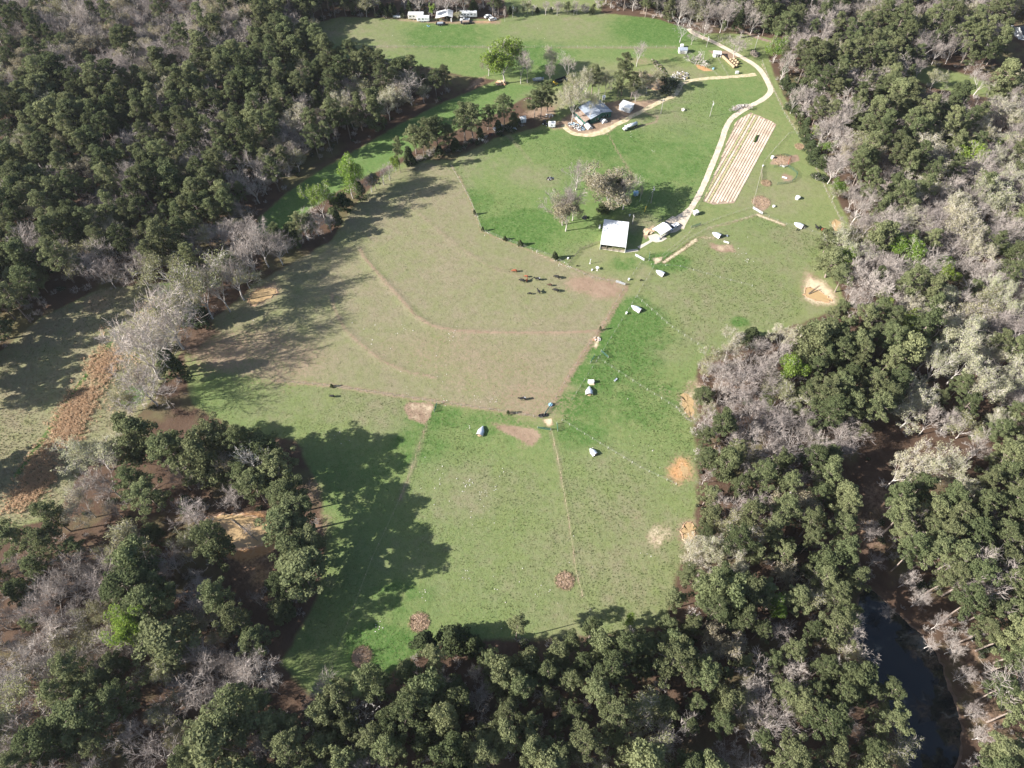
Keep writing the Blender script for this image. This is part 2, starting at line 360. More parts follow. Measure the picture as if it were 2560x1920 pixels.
# bare ground: pig wallows, feeding places, gateways
def soil(pts, s=0.95, soft=1.5, sand=0.0, clay=0.0):
    m = m_poly(pts, soft); mx(A, 2, m, s)
    if sand: mx(B, 2, m, sand)
    if clay: mx(B, 0, m, clay)
soil([(1018,1004),(1090,1008),(1075,1045),(1062,1062),(1022,1048),(1008,1020)], 0.95, 1.2, 0.45)
soil([(1225,1058),(1275,1062),(1335,1070),(1356,1090),(1330,1118),(1300,1100),(1260,1082)], 0.95, 1.5, 0.1)
soil([(1770,605),(1800,612),(1830,610),(1842,630),(1800,632),(1775,620)], 0.95, 1.8, 0.45)
soil([(1755,585),(1795,590),(1790,602),(1740,600),(1700,625),(1712,606)], 0.6, 2.0, 0.6)
soil([(1955,392),(1995,386),(2000,402),(1965,412),(1922,412),(1930,400)], 0.95, 1.2, 0.1, 0.25)
soil([(1958,430),(1985,440),(1982,455),(1960,455),(1950,442)], 0.8, 1.5)
soil([(1893,490),(1920,495),(1922,520),(1900,532),(1885,520)], 0.95, 1.2, 0.1, 0.15)
soil([(1355,1050),(1382,1042),(1384,1065),(1368,1068)], 0.9, 1.0, 0.7, 0.65)
soil([(1480,870),(1492,845),(1500,850),(1492,872)], 0.9, 1.0, 0.8, 0.2)
soil([(1630,645),(1660,640),(1655,655),(1635,662)], 0.8, 1.0, 0.8)
soil([(1610,575),(1635,560),(1640,575),(1615,600),(1604,590)], 0.8, 1.0, 0.5, 0.35)
for q, s in [([(1660,655),(1700,628),(1740,600)], .7), ([(1770,572),(1850,550),(1890,538)], .5), ([(1895,537),(1960,562)], .7), ([(1985,300),(2030,395),(2075,490),(2098,540)], .45), ([(1905,160),(1935,225),(1990,325)], .5)]:
    mx(A, 2, m_line(q, 1.0, 1.6), s); mx(B, 2, m_line(q, 0.8, 1.2), s)
# pond surrounds: orange and sandy banks
for pts, cl, sa in [([(2010,670),(2050,690),(2085,715),(2105,745),(2095,770),(2040,770),(2005,750),(1998,715)], .3, .85), ([(1690,985),(1730,960),(1748,990),(1745,1060),(1710,1045),(1690,1015)], .3, .75), ([(1658,1170),(1690,1130),(1730,1140),(1745,1200),(1690,1220),(1660,1195)], .9, .45), ([(1690,1300),(1725,1285),(1745,1310),(1740,1360),(1700,1372),(1684,1340)], .45, .7), ([(2075,548),(2110,545),(2115,580),(2075,585)], .3, .7), ([(630,715),(690,700),(710,730),(650,770),(620,760)], .4, .4)]:
    m = m_poly(pts, 5.5)**1.3; mx(A, 2, m, .95); mx(B, 0, m, cl); mx(B, 2, m, sa); A[:, 3] *= 1-m
for p, r, s in [((1640,1345),4,.6),((1655,1330),5,.5),((1590,1290),3,.4),((1740,970),6,.5),((1660,980),4,.4),((1410,1450),2,.2),((1290,1240),4,.3),((1310,1110),4,.4)]:
    mx(A, 2, m_spot(*p, r, r), s); mx(B, 2, m_spot(*p, r, r), s)
# homestead yard, tracks
YARD = [(1400,300),(1420,285),(1480,262),(1545,250),(1600,250),(1660,245),(1690,225),(1700,215),(1706,225),(1690,243),(1640,262),(1600,282),(1560,302),(1530,322),(1500,335),(1462,340),(1425,332),(1405,322),(1385,325),(1370,318),(1375,305)]
m = m_poly(YARD, 2.5); mx(A, 2, m, .85); mx(B, 2, m, .3); mx(B, 0, m, .25); A[:, 0] *= 1-m
soil([(1490,325),(1540,308),(1560,300),(1530,326),(1510,336),(1470,342),(1460,336)], 1, 2.0, .85, .1)
soil([(1300,285),(1340,262),(1400,262),(1380,300),(1330,300)], .7, 3, .15)
soil([(1570,140),(1620,140),(1650,160),(1600,168),(1560,160)], .5, 3); soil([(1738,160),(1755,162),(1785,178),(1760,178),(1745,172)], 1, 1.2, .1, 1.0)
soil([(1768,126),(1815,126),(1850,142),(1830,150),(1785,138)], .85, 1.5); soil([(1575,178),(1610,178),(1640,190),(1620,200),(1580,190)], .8, 2, .6)
soil([(1190,195),(1225,185),(1200,215),(1160,228)], .75, 2.5, .2); soil([(980,46),(1260,50),(1250,62),(1100,62),(1000,54)], .7, 2.5, .25)
soil([(1180,50),(1250,50),(1240,60),(1185,60)], .8, 2, .1, .5)
mx(A, 1, m_line([(1625,190),(1690,180),(1735,190)], 8, 6), .6)
for q, wd, s in [([(1518,330),(1545,380),(1570,420),(1590,455)], 1.2, .55), ([(1615,283),(1645,293),(1640,305),(1590,318)], 1.0, .6), ([(1265,335),(1300,370),(1340,420)], .6, .4),
                 ([(1060,410),(1100,450),(1130,500)], .8, .3), ([(855,118),(1100,117),(1400,119),(1690,119)], 1.0, .5), ([(1510,770),(1440,790),(1330,760)], .8, .3), ([(1240,560),(1290,590),(1320,610)], .6, .3),
                 ([(1085,1015),(1060,1080),(1030,1170),(1000,1250)], .8, .5), ([(1378,1080),(1395,1150),(1420,1290),(1440,1430),(1456,1490)], .5, .5), ([(1500,895),(1600,965),(1690,1020)], .4, .3)]:
    mx(A, 1, m_line(q, wd, 1.2), min(1, s*1.4)); mx(A, 2, m_line(q, wd*.6, .8), s)
mx(B, 3, m_line([(1000,1180),(940,1330),(880,1500),(845,1620)], .5, 1.0), .5)
mx(A, 2, m_line([(250,940),(200,1010),(120,1120),(60,1180)], .6, 1.0), .15)
mx(B, 3, m_line([(290,840),(200,960),(120,1080),(40,1190)], 1.2, 1.2), .8)
mx(B, 1, m_poly([(245,880),(290,880),(250,980),(190,1080),(130,1170),(70,1170),(110,1100),(180,990)], 6), .62)
mx(A, 1, m_poly([(280,780),(420,720),(400,840),(330,980),(280,1040),(230,960)], 6), .5); mx(B, 3, m_spot(330, 990, 6, 5), .8); mx(B, 3, m_spot(420, 720, 6, 5), .7)
mx(A, 3, m_poly([(440,780),(520,780),(560,830),(480,900),(430,880)], 4), .75)
# orange clay under the lower-left grove
m = m_poly([(500,1300),(620,1270),(690,1290),(700,1380),(760,1450),(700,1520),(600,1480),(540,1400)], 6); mx(A, 2, m, .55); mx(B, 0, m, .55)
mx(B, 0, m_spot(620, 1340, 9, 5, 1.3), .95); mx(A, 2, m_spot(620, 1340, 9, 5, 1.3), .9)
for p, r in [((2170,1330),9),((2200,1250),8),((2420,1640),8),((2480,1780),9),((180,1690),9),((780,1230),6),((800,1310),6),((1830,960),8),((240,760),8)]:
    mx(A, 2, m_spot(*p, r, r), .5); mx(B, 0, m_spot(*p, r, r), .35)
Z += 0.05*np.sin(PX*0.13)*np.sin(PY*0.11)*np.clip(m_poly(BROWN, 6)+m_poly(LOWER, 6), 0, 1)

def ground_mat():
    m = bpy.data.materials.new('ground_cover'); m.use_nodes = True; t = m.node_tree; N = t.nodes; L = t.links
    b = N['Principled BSDF']; b.inputs['Roughness'].default_value = 1.0; b.inputs['Specular IOR Level'].default_value = 0.05
    co = N.new('ShaderNodeTexCoord'); rot = N.new('ShaderNodeMapping'); rot.inputs['Rotation'].default_value = (.35, .22, .63); L.new(co.outputs['Object'], rot.inputs['Vector'])
    def noise(scale, det=4, rough=0.6, stretch=None):
        n = N.new('ShaderNodeTexNoise'); n.inputs['Scale'].default_value = scale; n.inputs['Detail'].default_value = det; n.inputs['Roughness'].default_value = rough
        if stretch:
            mp = N.new('ShaderNodeMapping'); mp.inputs['Scale'].default_value = stretch[:3]; mp.inputs['Rotation'].default_value = (0, 0, stretch[3])
            L.new(co.outputs['Object'], mp.inputs['Vector']); L.new(mp.outputs['Vector'], n.inputs['Vector'])
        else: L.new(rot.outputs['Vector'], n.inputs['Vector'])
        return n.outputs['Fac']
    def math_(op, a, b_, c=None, clamp=False):
        n = N.new('ShaderNodeMath'); n.operation = op; n.use_clamp = clamp
        for i, v in enumerate((a, b_, c)):
            if v is None: continue
            if isinstance(v, (int, float)): n.inputs[i].default_value = v
            else: L.new(v, n.inputs[i])
        return n.outputs[0]
    def attr(name):
        a = N.new('ShaderNodeAttribute'); a.attribute_name = name; s = N.new('ShaderNodeSeparateColor'); L.new(a.outputs['Color'], s.inputs[0])
        return s.outputs[0], s.outputs[1], s.outputs[2], a.outputs['Alpha']
    def mix(f, a, b_):
        n = N.new('ShaderNodeMix'); n.data_type = 'RGBA'
        if isinstance(f, (int, float)): n.inputs['Factor'].default_value = f
        else: L.new(f, n.inputs['Factor'])
        for k, v in (('A', a), ('B', b_)):
            if isinstance(v, tuple): n.inputs[k].default_value = (*v, 1)
            else: L.new(v, n.inputs[k])
        return n.outputs['Result']
    def ragged(mask, nz, amp=0.9, lo=0.3, hi=0.7):
        v = math_('MULTIPLY_ADD', nz, amp, -amp/2); v = math_('ADD', v, mask)
        r = N.new('ShaderNodeMapRange'); r.interpolation_type = 'SMOOTHSTEP'; r.inputs['From Min'].default_value = lo; r.inputs['From Max'].default_value = hi
        L.new(v, r.inputs['Value']); return math_('MULTIPLY', r.outputs[0], math_('MINIMUM', math_('MULTIPLY', mask, 6.0), 1.0))
    def contrast(nz, lo, hi):
        r = N.new('ShaderNodeMapRange'); r.inputs['From Min'].default_value = lo; r.inputs['From Max'].default_value = hi; L.new(nz, r.inputs['Value']); return r.outputs[0]
    lush, brown, bare, litter = attr('cover_a'); clay, straw, sand, rank = attr('cover_b')
    n1 = noise(0.045, 3); n2 = noise(0.22, 5, 0.65); n3 = noise(0.9, 5, 0.7); n4 = noise(2.6, 4, 0.75); n5 = noise(0.012, 2)
    dry, olive, green, deep = G_DRY, G_OLIVE, G_GREEN, G_DEEP
    base = mix(contrast(n2, .3, .7), olive, mix(contrast(n3, .35, .65), olive, green))
    lf = math_('ADD', lush, math_('MULTIPLY_ADD', n2, 0.9, -0.45)); lf = math_('ADD', lf, math_('MULTIPLY_ADD', n1, 0.9, -0.45), clamp=True)
    g = mix(lf, base, mix(contrast(n3, .3, .7), green, deep))
    bf = math_('ADD', math_('MULTIPLY', brown, 0.9), math_('MULTIPLY_ADD', n2, 1.7, -0.85)); bf = math_('ADD', bf, math_('MULTIPLY_ADD', n1, 1.3, -0.65), clamp=True)
    bf = math_('MULTIPLY', bf, math_('MINIMUM', math_('MULTIPLY', brown, 4.0), 1.0))
    g = mix(bf, g, mix(contrast(n3, .3, .75), dry, G_DRY2))
    g = mix(ragged(rank, n2, 0.9, .35, .8), g, mix(contrast(n3, .35, .7), G_RANK, green))
    g = mix(math_('MULTIPLY', ragged(straw, n3, 1.2, .3, .7), 0.85), g, mix(contrast(n4, .3, .7), G_STRAW, G_STRAW2))
    # fine light and dark tufts everywhere
    g = mix(math_('MULTIPLY', contrast(n4, .52, .72), 0.35), g, mix(.5, g, G_DRY2)); 
    g = mix(math_('MULTIPLY', contrast(n4, .48, .32), 0.55), g, G_TUFT); n6 = noise(0.5, 6, 0.8); g = mix(math_('MULTIPLY', contrast(n6, .50, .30), 0.40), g, G_TUFT); g = mix(math_('MULTIPLY', contrast(n6, .55, .75), 0.45), g, G_PALE)
    soil_c = mix(contrast(n2, .3, .7), G_SOIL, G_SOIL2); soil_c = mix(math_('MULTIPLY', ragged(clay, n2, .8), .9), soil_c, mix(contrast(n3, .3, .7), G_CLAY, G_CLAY2))
    soil_c = mix(ragged(sand, n2, 1.0, .35, .75), soil_c, mix(contrast(n3, .3, .7), G_SAND, G_SAND2))
    lit_c = mix(contrast(n2, .3, .7), G_LIT, G_LIT2); lit_c = mix(math_('MULTIPLY', contrast(n1, .52, .65), .35), lit_c, G_OLIVE)
    g = mix(ragged(litter, n2, .7), g, lit_c)
    g = mix(math_('MULTIPLY', ragged(bare, n3, 1.0, .3, .75), .95), g, soil_c)
    L.new(g, b.inputs['Base Color'])
    bp = N.new('ShaderNodeBump'); bp.inputs['Strength'].default_value = 0.55; bp.inputs['Distance'].default_value = 0.2
    L.new(math_('ADD', n4, math_('MULTIPLY', n3, 1.2)), bp.inputs['Height']); L.new(bp.outputs['Normal'], b.inputs['Normal'])
    M['ground'] = m
G_DRY, G_DRY2 = (0.222, 0.183, 0.116), (0.270, 0.240, 0.155)
G_OLIVE, G_GREEN, G_DEEP = (0.190, 0.210, 0.085), (0.138, 0.200, 0.064), (0.090, 0.168, 0.045)
G_RANK, G_TUFT = (0.050, 0.122, 0.024), (0.060, 0.075, 0.024)
G_PALE = (0.30, 0.27, 0.155)
G_STRAW, G_STRAW2 = (0.44, 0.29, 0.17), (0.30, 0.22, 0.13)
G_SOIL, G_SOIL2 = (0.235, 0.155, 0.110), (0.330, 0.235, 0.165)
G_CLAY, G_CLAY2 = (0.48, 0.22, 0.085), (0.52, 0.33, 0.17)
G_SAND, G_SAND2 = (0.52, 0.41, 0.27), (0.64, 0.53, 0.38)
G_LIT, G_LIT2 = (0.078, 0.048, 0.033), (0.118, 0.078, 0.054)
ground_mat()
idx = np.arange(NP).reshape(NY, NX)
quads = np.stack([idx[:-1, :-1], idx[:-1, 1:], idx[1:, 1:], idx[1:, :-1]], -1).reshape(-1, 4)
qc = np.stack([PX[quads].mean(1), PY[quads].mean(1)], 1)
region = np.zeros(len(quads), dtype=int)
for i, P in enumerate([TOPFIELD, STRIP, HOUSEFIELD, LOWER, EAST, MEADOW, BROWN], 1):
    region[inside(qc[:, 0], qc[:, 1], gpoly(P))] = i
VV = np.stack([PX, PY, Z], 1)
for i, (nm, lab) in enumerate([('ground', 'leaf strewn ground around and between the fields and woods'), ('field', 'pale green hay field below the parked trailers'), ('field', 'bright green grass strip between the pine forest and the hedgerow'),
        ('field', 'bright green field around the homestead and white roofed barn'), ('field', 'green pasture south of the dry brown pasture'), ('field', 'green paddocks with small metal shelters east of the lane'),
        ('meadow', 'rough tan meadow beside the bare trees'), ('pasture', 'dry brown pasture with terrace banks and grazing cattle')]):
    q = quads[region == i]; used, inv = np.unique(q, return_inverse=True); q = inv.reshape(-1, 4)
    V = VV[used]; a = A[used]; bb = B[used]
    if i == 0:   # carry the ground on to the horizon
        o = len(V); xs = [-2400, X0, X1, 2400]; ys = [-1150, Y0, Y1, 2950]
        ext = [(x, y, 0) for y in ys for x in xs]; V = np.vstack([V, ext])
        a = np.vstack([a, np.tile([[0, .2, 0, 1.]], (16, 1))]); bb = np.vstack([bb, np.zeros((16, 4))])
        eq = [[o+r*4+c, o+r*4+c+1, o+r*4+c+5, o+r*4+c+4] for r in range(3) for c in range(3) if not (r == 1 and c == 1)]
        q = np.vstack([q, eq])
    me = mesh_np(nm, V, q, [M['ground']], smooth=True)
    for an, arr in (('cover_a', a), ('cover_b', bb)):
        at_ = me.attributes.new(an, 'FLOAT_COLOR', 'POINT'); at_.data.foreach_set('color', np.ascontiguousarray(arr, dtype=np.float32).ravel())
    tag(link(nm, me), lab, None, None, 'structure')
def gz(x, y):
    ix = min(max((x-X0)/STEP, 0), NX-1.001); iy = min(max((y-Y0)/STEP, 0), NY-1.001)
    return float(Z.reshape(NY, NX)[int(round(iy)), int(round(ix))])

# ------------------------------------------------------------------ roads and paths
def ribbon(name, pts, width, mt, z=0.03, label=None, jag=0.25, step=0.9):
    P = [at(*p) for p in pts]; dense = []
    n = len(P)
    for i in range(n-1):                      # Catmull-Rom
        p0 = P[max(i-1, 0)]; p1 = P[i]; p2 = P[i+1]; p3 = P[min(i+2, n-1)]; k = max(2, int((p2-p1).length/step))
        for j in range(k):
            t = j/k; dense.append(0.5*((2*p1)+(-p0+p2)*t+(2*p0-5*p1+4*p2-p3)*t*t+(-p0+3*p1-3*p2+p3)*t*t*t))
    dense.append(P[-1]); V = []; F = []
    r = random.Random(len(pts)*7+3); j0 = j1 = 0
    for i, p in enumerate(dense):
        d = (dense[min(i+1, len(dense)-1)]-dense[max(i-1, 0)]).normalized(); nrm = Vector((-d.y, d.x, 0))
        wd = width(i/(len(dense)-1)) if callable(width) else width
        j0 = j0*.6+r.uniform(-jag, jag); j1 = j1*.6+r.uniform(-jag, jag)
        a = p+nrm*(wd/2+j0); b = p-nrm*(wd/2+j1)
        for s in (0, .5, 1): q = a.lerp(b, s); V.append((q.x, q.y, z+(0.03 if s == .5 else 0)))
    for i in range(len(dense)-1):
        for s in (0, 1): a = i*3+s; F.append((a, a+1, a+4, a+3))
    o = link(name, mesh_np(name, np.array(V), np.array(F), [mt], smooth=True)); tag(o, label, None, None, 'structure'); return o
def road_mat():
    m = M['road_gravel']; return m
ribbon('road', [(1722,72),(1736,84),(1790,108),(1825,127),(1860,146),(1890,165),(1909,187),(1925,217),(1924,233),(1906,249),(1871,268),(1836,290),(1817,315),(1801,361),(1776,423),(1748,486),(1722,528),(1700,552),(1690,566)],
       lambda t: 3.1-.5*min(1, t*1.3)+(5.0*max(0, t-.93)/.07), M['road_gravel'], 0.03, 'pale gravel lane curving down past the vegetable plot', .09)
ribbon('track', [(1890,186),(1860,189),(1828,192),(1779,195),(1730,201),(1706,209),(1695,226),(1681,241),(1643,258),(1600,280),(1560,302),(1539,312),(1512,328),(1490,336),(1460,338),(1435,334),(1420,325),(1408,312)],
       lambda t: 2.6, M['track_dirt'], 0.026, 'tan dirt track between the lane and the homestead', 0.22)
ribbon('track', [(1600,32),(1680,44),(1740,58),(1800,66),(1850,76),(1900,96),(1940,108)], 2.6, mat('far_dirt', (0.27, 0.20, 0.15), 1.0, var=.3, scale=.5), 0.022, 'brown dirt road along the edge of the far wood', 0.4)
def slab(name, pts, mt, z, label, kind='structure'):
    V = [at(*p) for p in pts]; mb = MB(); n = len(V)
    mb.add([(p.x, p.y, z) for p in V]+[(p.x, p.y, -.05) for p in V], [tuple(range(n))]+[(k, n+k, n+(k+1) % n, (k+1) % n) for k in range(n)])
    o = mb.build(name, mt); tag(o, label, None, None, kind); return o
slab('yard', [(1700,549),(1728,529),(1722,548),(1712,565),(1690,580),(1668,584),(1655,572),(1664,552),(1682,540)], M['road_gravel'], .036, 'pale gravel turning place at the end of the lane')
slab('footpath', [(1593,617),(1626,600),(1631,604),(1600,622)], M['concrete'], .06, 'straight concrete path between the barn corner and the carport pad')
slab('footpath', [(1500,621),(1560,626),(1594,622),(1596,628),(1562,632),(1510,624)], M['concrete'], .05, 'concrete strip along the open front of the barn')
slab('pavement', [(1620,590),(1640,584),(1668,596),(1655,604),(1641,606),(1625,602)], M['concrete'], .07, 'pale concrete pad in front of the carport')

# ------------------------------------------------------------------ trees: prototype meshes
def unit(a): return a/np.maximum(1e-9, np.linalg.norm(a, axis=-1, keepdims=True))
def leaf_quads(P, Nn, size, g):
    """small diamond faces at P facing Nn"""
    n = len(P); t = unit(np.cross(Nn, g.normal(size=(n, 3)))); b = np.cross(Nn, t)
    s = (size*g.uniform(.6, 1.4, n))[:, None]; asp = g.uniform(.5, .95, n)[:, None]
    V = np.stack([P+t*s, P+b*s*asp, P-t*s, P-b*s*asp], 1).reshape(-1, 3)
    return V, np.arange(4*n).reshape(n, 4)
def clump(cs, rs, n, g, flat=0.75, jit=0.7, size=0.3, up=0.25):
    """leaf faces spread over ellipsoid clumps with centres cs, radii rs"""
    k = len(cs); cnt = np.maximum(4, (n*(rs/rs.mean())**2).astype(int)); ids = np.repeat(np.arange(k), cnt)
    d = unit(g.normal(size=(len(ids), 3))+np.array([0, 0, up])); rad = rs[ids]*g.uniform(.55, 1.08, len(ids))**.6
    P = cs[ids]+d*rad[:, None]*np.array([1, 1, flat]); Nn = unit(d*np.array([1, 1, 1/flat])+jit*g.normal(size=d.shape))
    return leaf_quads(P, Nn, size, g)
class Limbs:
    """tubes and ribbons of a tree's wood, all as quads"""
    def __init__(s, seed): s.V = []; s.F = []; s.g = random.Random(seed); s.tips = []; s.n = 0
    def tube(s, pts, rads, k=5):
        base = s.n; m = len(pts)
        for i, (p, r) in enumerate(zip(pts, rads)):
            d = (pts[min(i+1, m-1)]-pts[max(i-1, 0)]); d = d.normalized() if d.length > 1e-6 else Vector((0, 0, 1))
            u = d.orthogonal().normalized(); v = d.cross(u)
            for j in range(k): a = 2*PI*j/k; s.V.append(p+u*(r*math.cos(a))+v*(r*math.sin(a)))
        for i in range(m-1):
            for j in range(k): a = base+i*k+j; b = base+i*k+(j+1) % k; s.F.append((a, b, b+k, a+k))
        s.n += m*k
    def ribbon(s, p, q, w0, w1):
        d = (q-p); u = d.cross(Vector((s.g.gauss(0, 1), s.g.gauss(0, 1), s.g.gauss(0, 1)))).normalized()
        s.V += [p-u*w0, p+u*w0, q+u*w1, q-u*w1]; s.F.append((s.n, s.n+1, s.n+2, s.n+3)); s.n += 4
    def grow(s, p, d, L, r, lev, spread=1.0, lift=0.15, kids=(5, 5, 5, 5), tw=0.032):
        g = s.g
        if lev >= 3:
            q = p+d*L; s.ribbon(p, q, tw*1.3, tw*.7); s.tips.append(q)
            for _ in range(kids[3]):
                o = p.lerp(q, g.uniform(.35, 1)); dd = (d+Vector((g.gauss(0, .6), g.gauss(0, .6), g.gauss(.1, .5)))).normalized()
                s.ribbon(o, o+dd*L*g.uniform(.4, .85), tw*.8, tw*.35)
            return
        n = 4; pts = [p]; dirs = [d]
        for i in range(n):
            d = (d+Vector((g.gauss(0, .13), g.gauss(0, .13), lift*.35+g.gauss(0, .08)))).normalized(); pts.append(pts[-1]+d*(L/n)); dirs.append(d)
        rads = [r*(1-.72*i/n) for i in range(n+1)]; s.tube(pts, rads, (6, 4, 3)[lev])
        for c in range(kids[lev]):
            t = g.uniform(.3, 1.0) if c else 1.0; i = min(n-1, int(t*n)); o = pts[i].lerp(pts[i+1], t*n-i)
            ang = g.uniform(0, 2*PI); u = dirs[i].orthogonal().normalized(); v = dirs[i].cross(u)
            out = (u*math.cos(ang)+v*math.sin(ang)); k = g.uniform(.55, 1.0)*spread
            nd = (dirs[i]*(1 if c else 1.4)+out*k+Vector((0, 0, lift))).normalized()
            s.grow(o, nd, L*g.uniform(.5, .72), max(.02, r*(.28+.3*(1-t))), lev+1, spread, lift, kids, tw)
def arr(L): return np.array([tuple(v) for v in L.V], dtype=np.float32), np.array(L.F, dtype=np.int32)
PROTO = {}     # kind -> list of dicts(trunk mesh, crown mesh, joined mesh, h, r)
def store(kind, wood, wmat, leaf, lmat, h, r, wood2=None):
    """wood/leaf = (V,F); two meshes for single trees, one joined mesh for the distant mass"""
    V1, F1 = wood; V2, F2 = leaf
    tm = mesh_np('trunk', V1, F1, [wmat], smooth=True); cm = mesh_np('crown', V2, F2, [lmat])
    jm = mesh_np(kind, np.vstack([V1, V2]), np.vstack([F1, F2+len(V1)]), [wmat, lmat], mi=[0]*len(F1)+[1]*len(F2))
    PROTO.setdefault(kind, []).append(dict(trunk=tm, crown=cm, joined=jm, h=h, r=r))
def merge(*parts):
    Vs = []; Fs = []; o = 0
    for V, F in parts: Vs.append(V); Fs.append(F+o); o += len(V)
    return np.vstack(Vs), np.vstack(Fs)
def pine(seed, h=22.0, r=4.4, cb=.42, open_=0.0, n=78):
    g = np.random.default_rng(seed); L = Limbs(seed); lean = g.normal(0, .02, 2)
    pts = [Vector((lean[0]*z+.12*math.sin(z*.35+seed), lean[1]*z, z)) for z in np.linspace(0, h*.97, 9)]
    L.tube(pts, [.27*(1-.86*i/8) for i in range(9)], 6)
    cs = []; rs = []; nb = 30; r *= 1.12
    for i in range(nb):
        t = (i+g.uniform(0, .8))/nb; z = h*(cb+(.96-cb)*t); a = i*2.4+g.uniform(-.5, .5)
        prof = (1-t)**.55*(.62+.38*min(1, t*3.5)); ln = r*prof*g.uniform(.65, 1.12)+.5
        k = min(8, int(z/(h*.97)*8)); o = pts[k].lerp(pts[min(8, k+1)], z/(h*.97)*8-k)
        up = .05+.55*t; d = Vector((math.cos(a), math.sin(a), up)).normalized(); tip = o+d*ln
        L.tube([o, o.lerp(tip, .5)+Vector((0, 0, -.1)), tip], [.09, .06, .03], 3)
        m = 3+int(ln > 1.8)+int(ln > 2.8)+int(ln > 3.8)+int(ln > 4.6)
        for j in range(m):
            f = 1-j*.16+g.uniform(-.08, .08)
            if f < .3 or g.uniform() < open_: continue
            c = o.lerp(tip, f); cs.append((c.x+g.normal(0, .6), c.y+g.normal(0, .6), c.z+g.uniform(-.2, .6))); rs.append(g.uniform(.4, .95))
    top = pts[-1]
    for _ in range(5): cs.append((top.x+g.normal(0, .5), top.y+g.normal(0, .5), top.z+g.uniform(-.6, .5))); rs.append(g.uniform(.6, .95))
    cs = np.array(cs); rs = np.array(rs)
    leaf = clump(cs, rs, n, g, .8, 1.1, .17, .3)
    store('pine', arr(L), M['pine_bark'], leaf, M['pine_needles'], h, float(np.percentile(np.hypot(leaf[0][:, 0], leaf[0][:, 1]), 93)))
for i in range(9): pine(100+i, h=[22, 23, 21, 24, 20, 22, 25, 21, 23][i], r=[4.4, 4.0, 4.8, 4.3, 4.9, 3.7, 4.6, 5.0, 3.9][i], cb=[.42, .5, .38, .45, .4, .55, .48, .36, .58][i], open_=[.08, .2, .15, .28, .1, .3, .2, .15, .25][i])
for i in range(4): pine(130+i, h=[14, 12, 17, 19][i], r=[2.6, 2.2, 2.4, 3.0][i], cb=[.15, .12, .3, .3][i], open_=[.1, .05, .25, .2][i])
def bare_wood(seed, h, spread, kids, trunk_f=.30, tw=.034, lift=.15):
    L = Limbs(seed); g = L.g; n = 4
    pts = [Vector((.15*math.sin(i+seed), .15*math.cos(i*1.3+seed), h*trunk_f*i/n)) for i in range(n+1)]; rb = h*.016
    L.tube(pts, [rb*(1.15-.35*i/n) for i in range(n+1)], 6)
    m = kids[0]
    for i in range(m):
        a = i*2*PI/m+g.uniform(-.4, .4); k = g.uniform(.35, .95)*spread; d = Vector((math.cos(a)*k, math.sin(a)*k, 1)).normalized()
        if i == 0: d = Vector((g.gauss(0, .1), g.gauss(0, .1), 1)).normalized()
        L.grow(pts[-1].lerp(pts[-2], g.uniform(0, .8)), d, h*g.uniform(.34, .46), rb*.55, 0, spread, lift, kids[1:]+(4,), tw)
    return L
def split_wood(L, zcut):
    """lower wood and thick limbs = trunk; ribbons (twigs) = crown"""
    return arr(L)
def bare(seed, h=17., spread=1.0, twig='bare_twigs', bark='grey_bark', kind='bare', leafs=None, kids=(5, 4, 4, 5), nl=14, ls=.17, cr=.8, tw=.034):
    L = bare_wood(seed, h, spread, kids, tw=tw); V, F = arr(L)
    w = np.linalg.norm(V[F[:, 0]]-V[F[:, 1]], axis=1)
    isr = np.array([len(set((f[0], f[1], f[2], f[3]))) == 4 and f[1] == f[0]+1 and f[2] == f[0]+2 and f[3] == f[0]+3 for f in F])
    def sub(mask):
        q = F[mask]; u, inv = np.unique(q, return_inverse=True); return V[u], inv.reshape(-1, 4)
    wood = sub(~isr); twg = sub(isr); r = float(np.percentile(np.hypot(V[:, 0], V[:, 1]), 95))
    if leafs:
        g = np.random.default_rng(seed); tips = np.array([tuple(t) for t in L.tips])
        Lv = clump(tips+g.normal(0, .2, tips.shape), np.full(len(tips), cr)*g.uniform(.6, 1.3, len(tips)), nl, g, .85, .8, ls, .2)
        wood = merge(wood, twg); store(kind, wood, M[bark], Lv, M[leafs], h, r)
    else: store(kind, wood, M[bark], twg, M[twig], h, r)
for i in range(7): bare(200+i, h=[17, 15, 18, 14, 16, 19, 13][i], spread=[1.0, 1.25, .8, 1.2, .95, .7, 1.3][i], kids=[(5, 4, 4, 6), (6, 4, 4, 6), (5, 4, 4, 6), (6, 4, 5, 5), (5, 5, 4, 5), (5, 4, 5, 5), (6, 4, 4, 6)][i])
for i in range(4): bare(300+i, h=[18, 16, 19, 15][i], spread=[1.0, 1.2, .85, 1.1][i], kind='cream', leafs='cream_buds', nl=15, ls=.17, cr=.85)
for i in range(4): bare(400+i, h=[14, 16, 12, 15][i], spread=[.9, 1.1, 1.0, .75][i], kind='fresh', leafs='fresh_leaves', nl=22, ls=.2, cr=1.0)
for i in range(4): bare(500+i, h=[15, 13, 16, 14][i], spread=[1.0, 1.2, .85, 1.1][i], kind='olive', leafs='olive_buds', nl=14, ls=.16, cr=.95)
for i in range(3): bare(600+i, h=[14, 15, 13][i], spread=[.9, 1.1, 1.0][i], kind='brown', leafs='brown_leaves', nl=24, ls=.18, cr=.95)
for i in range(2): bare(650+i, h=[17, 14][i], spread=[.75, .9][i], kind='dead', twig='dead_wood', bark='dead_wood', kids=(5, 4, 3, 2), tw=.05)
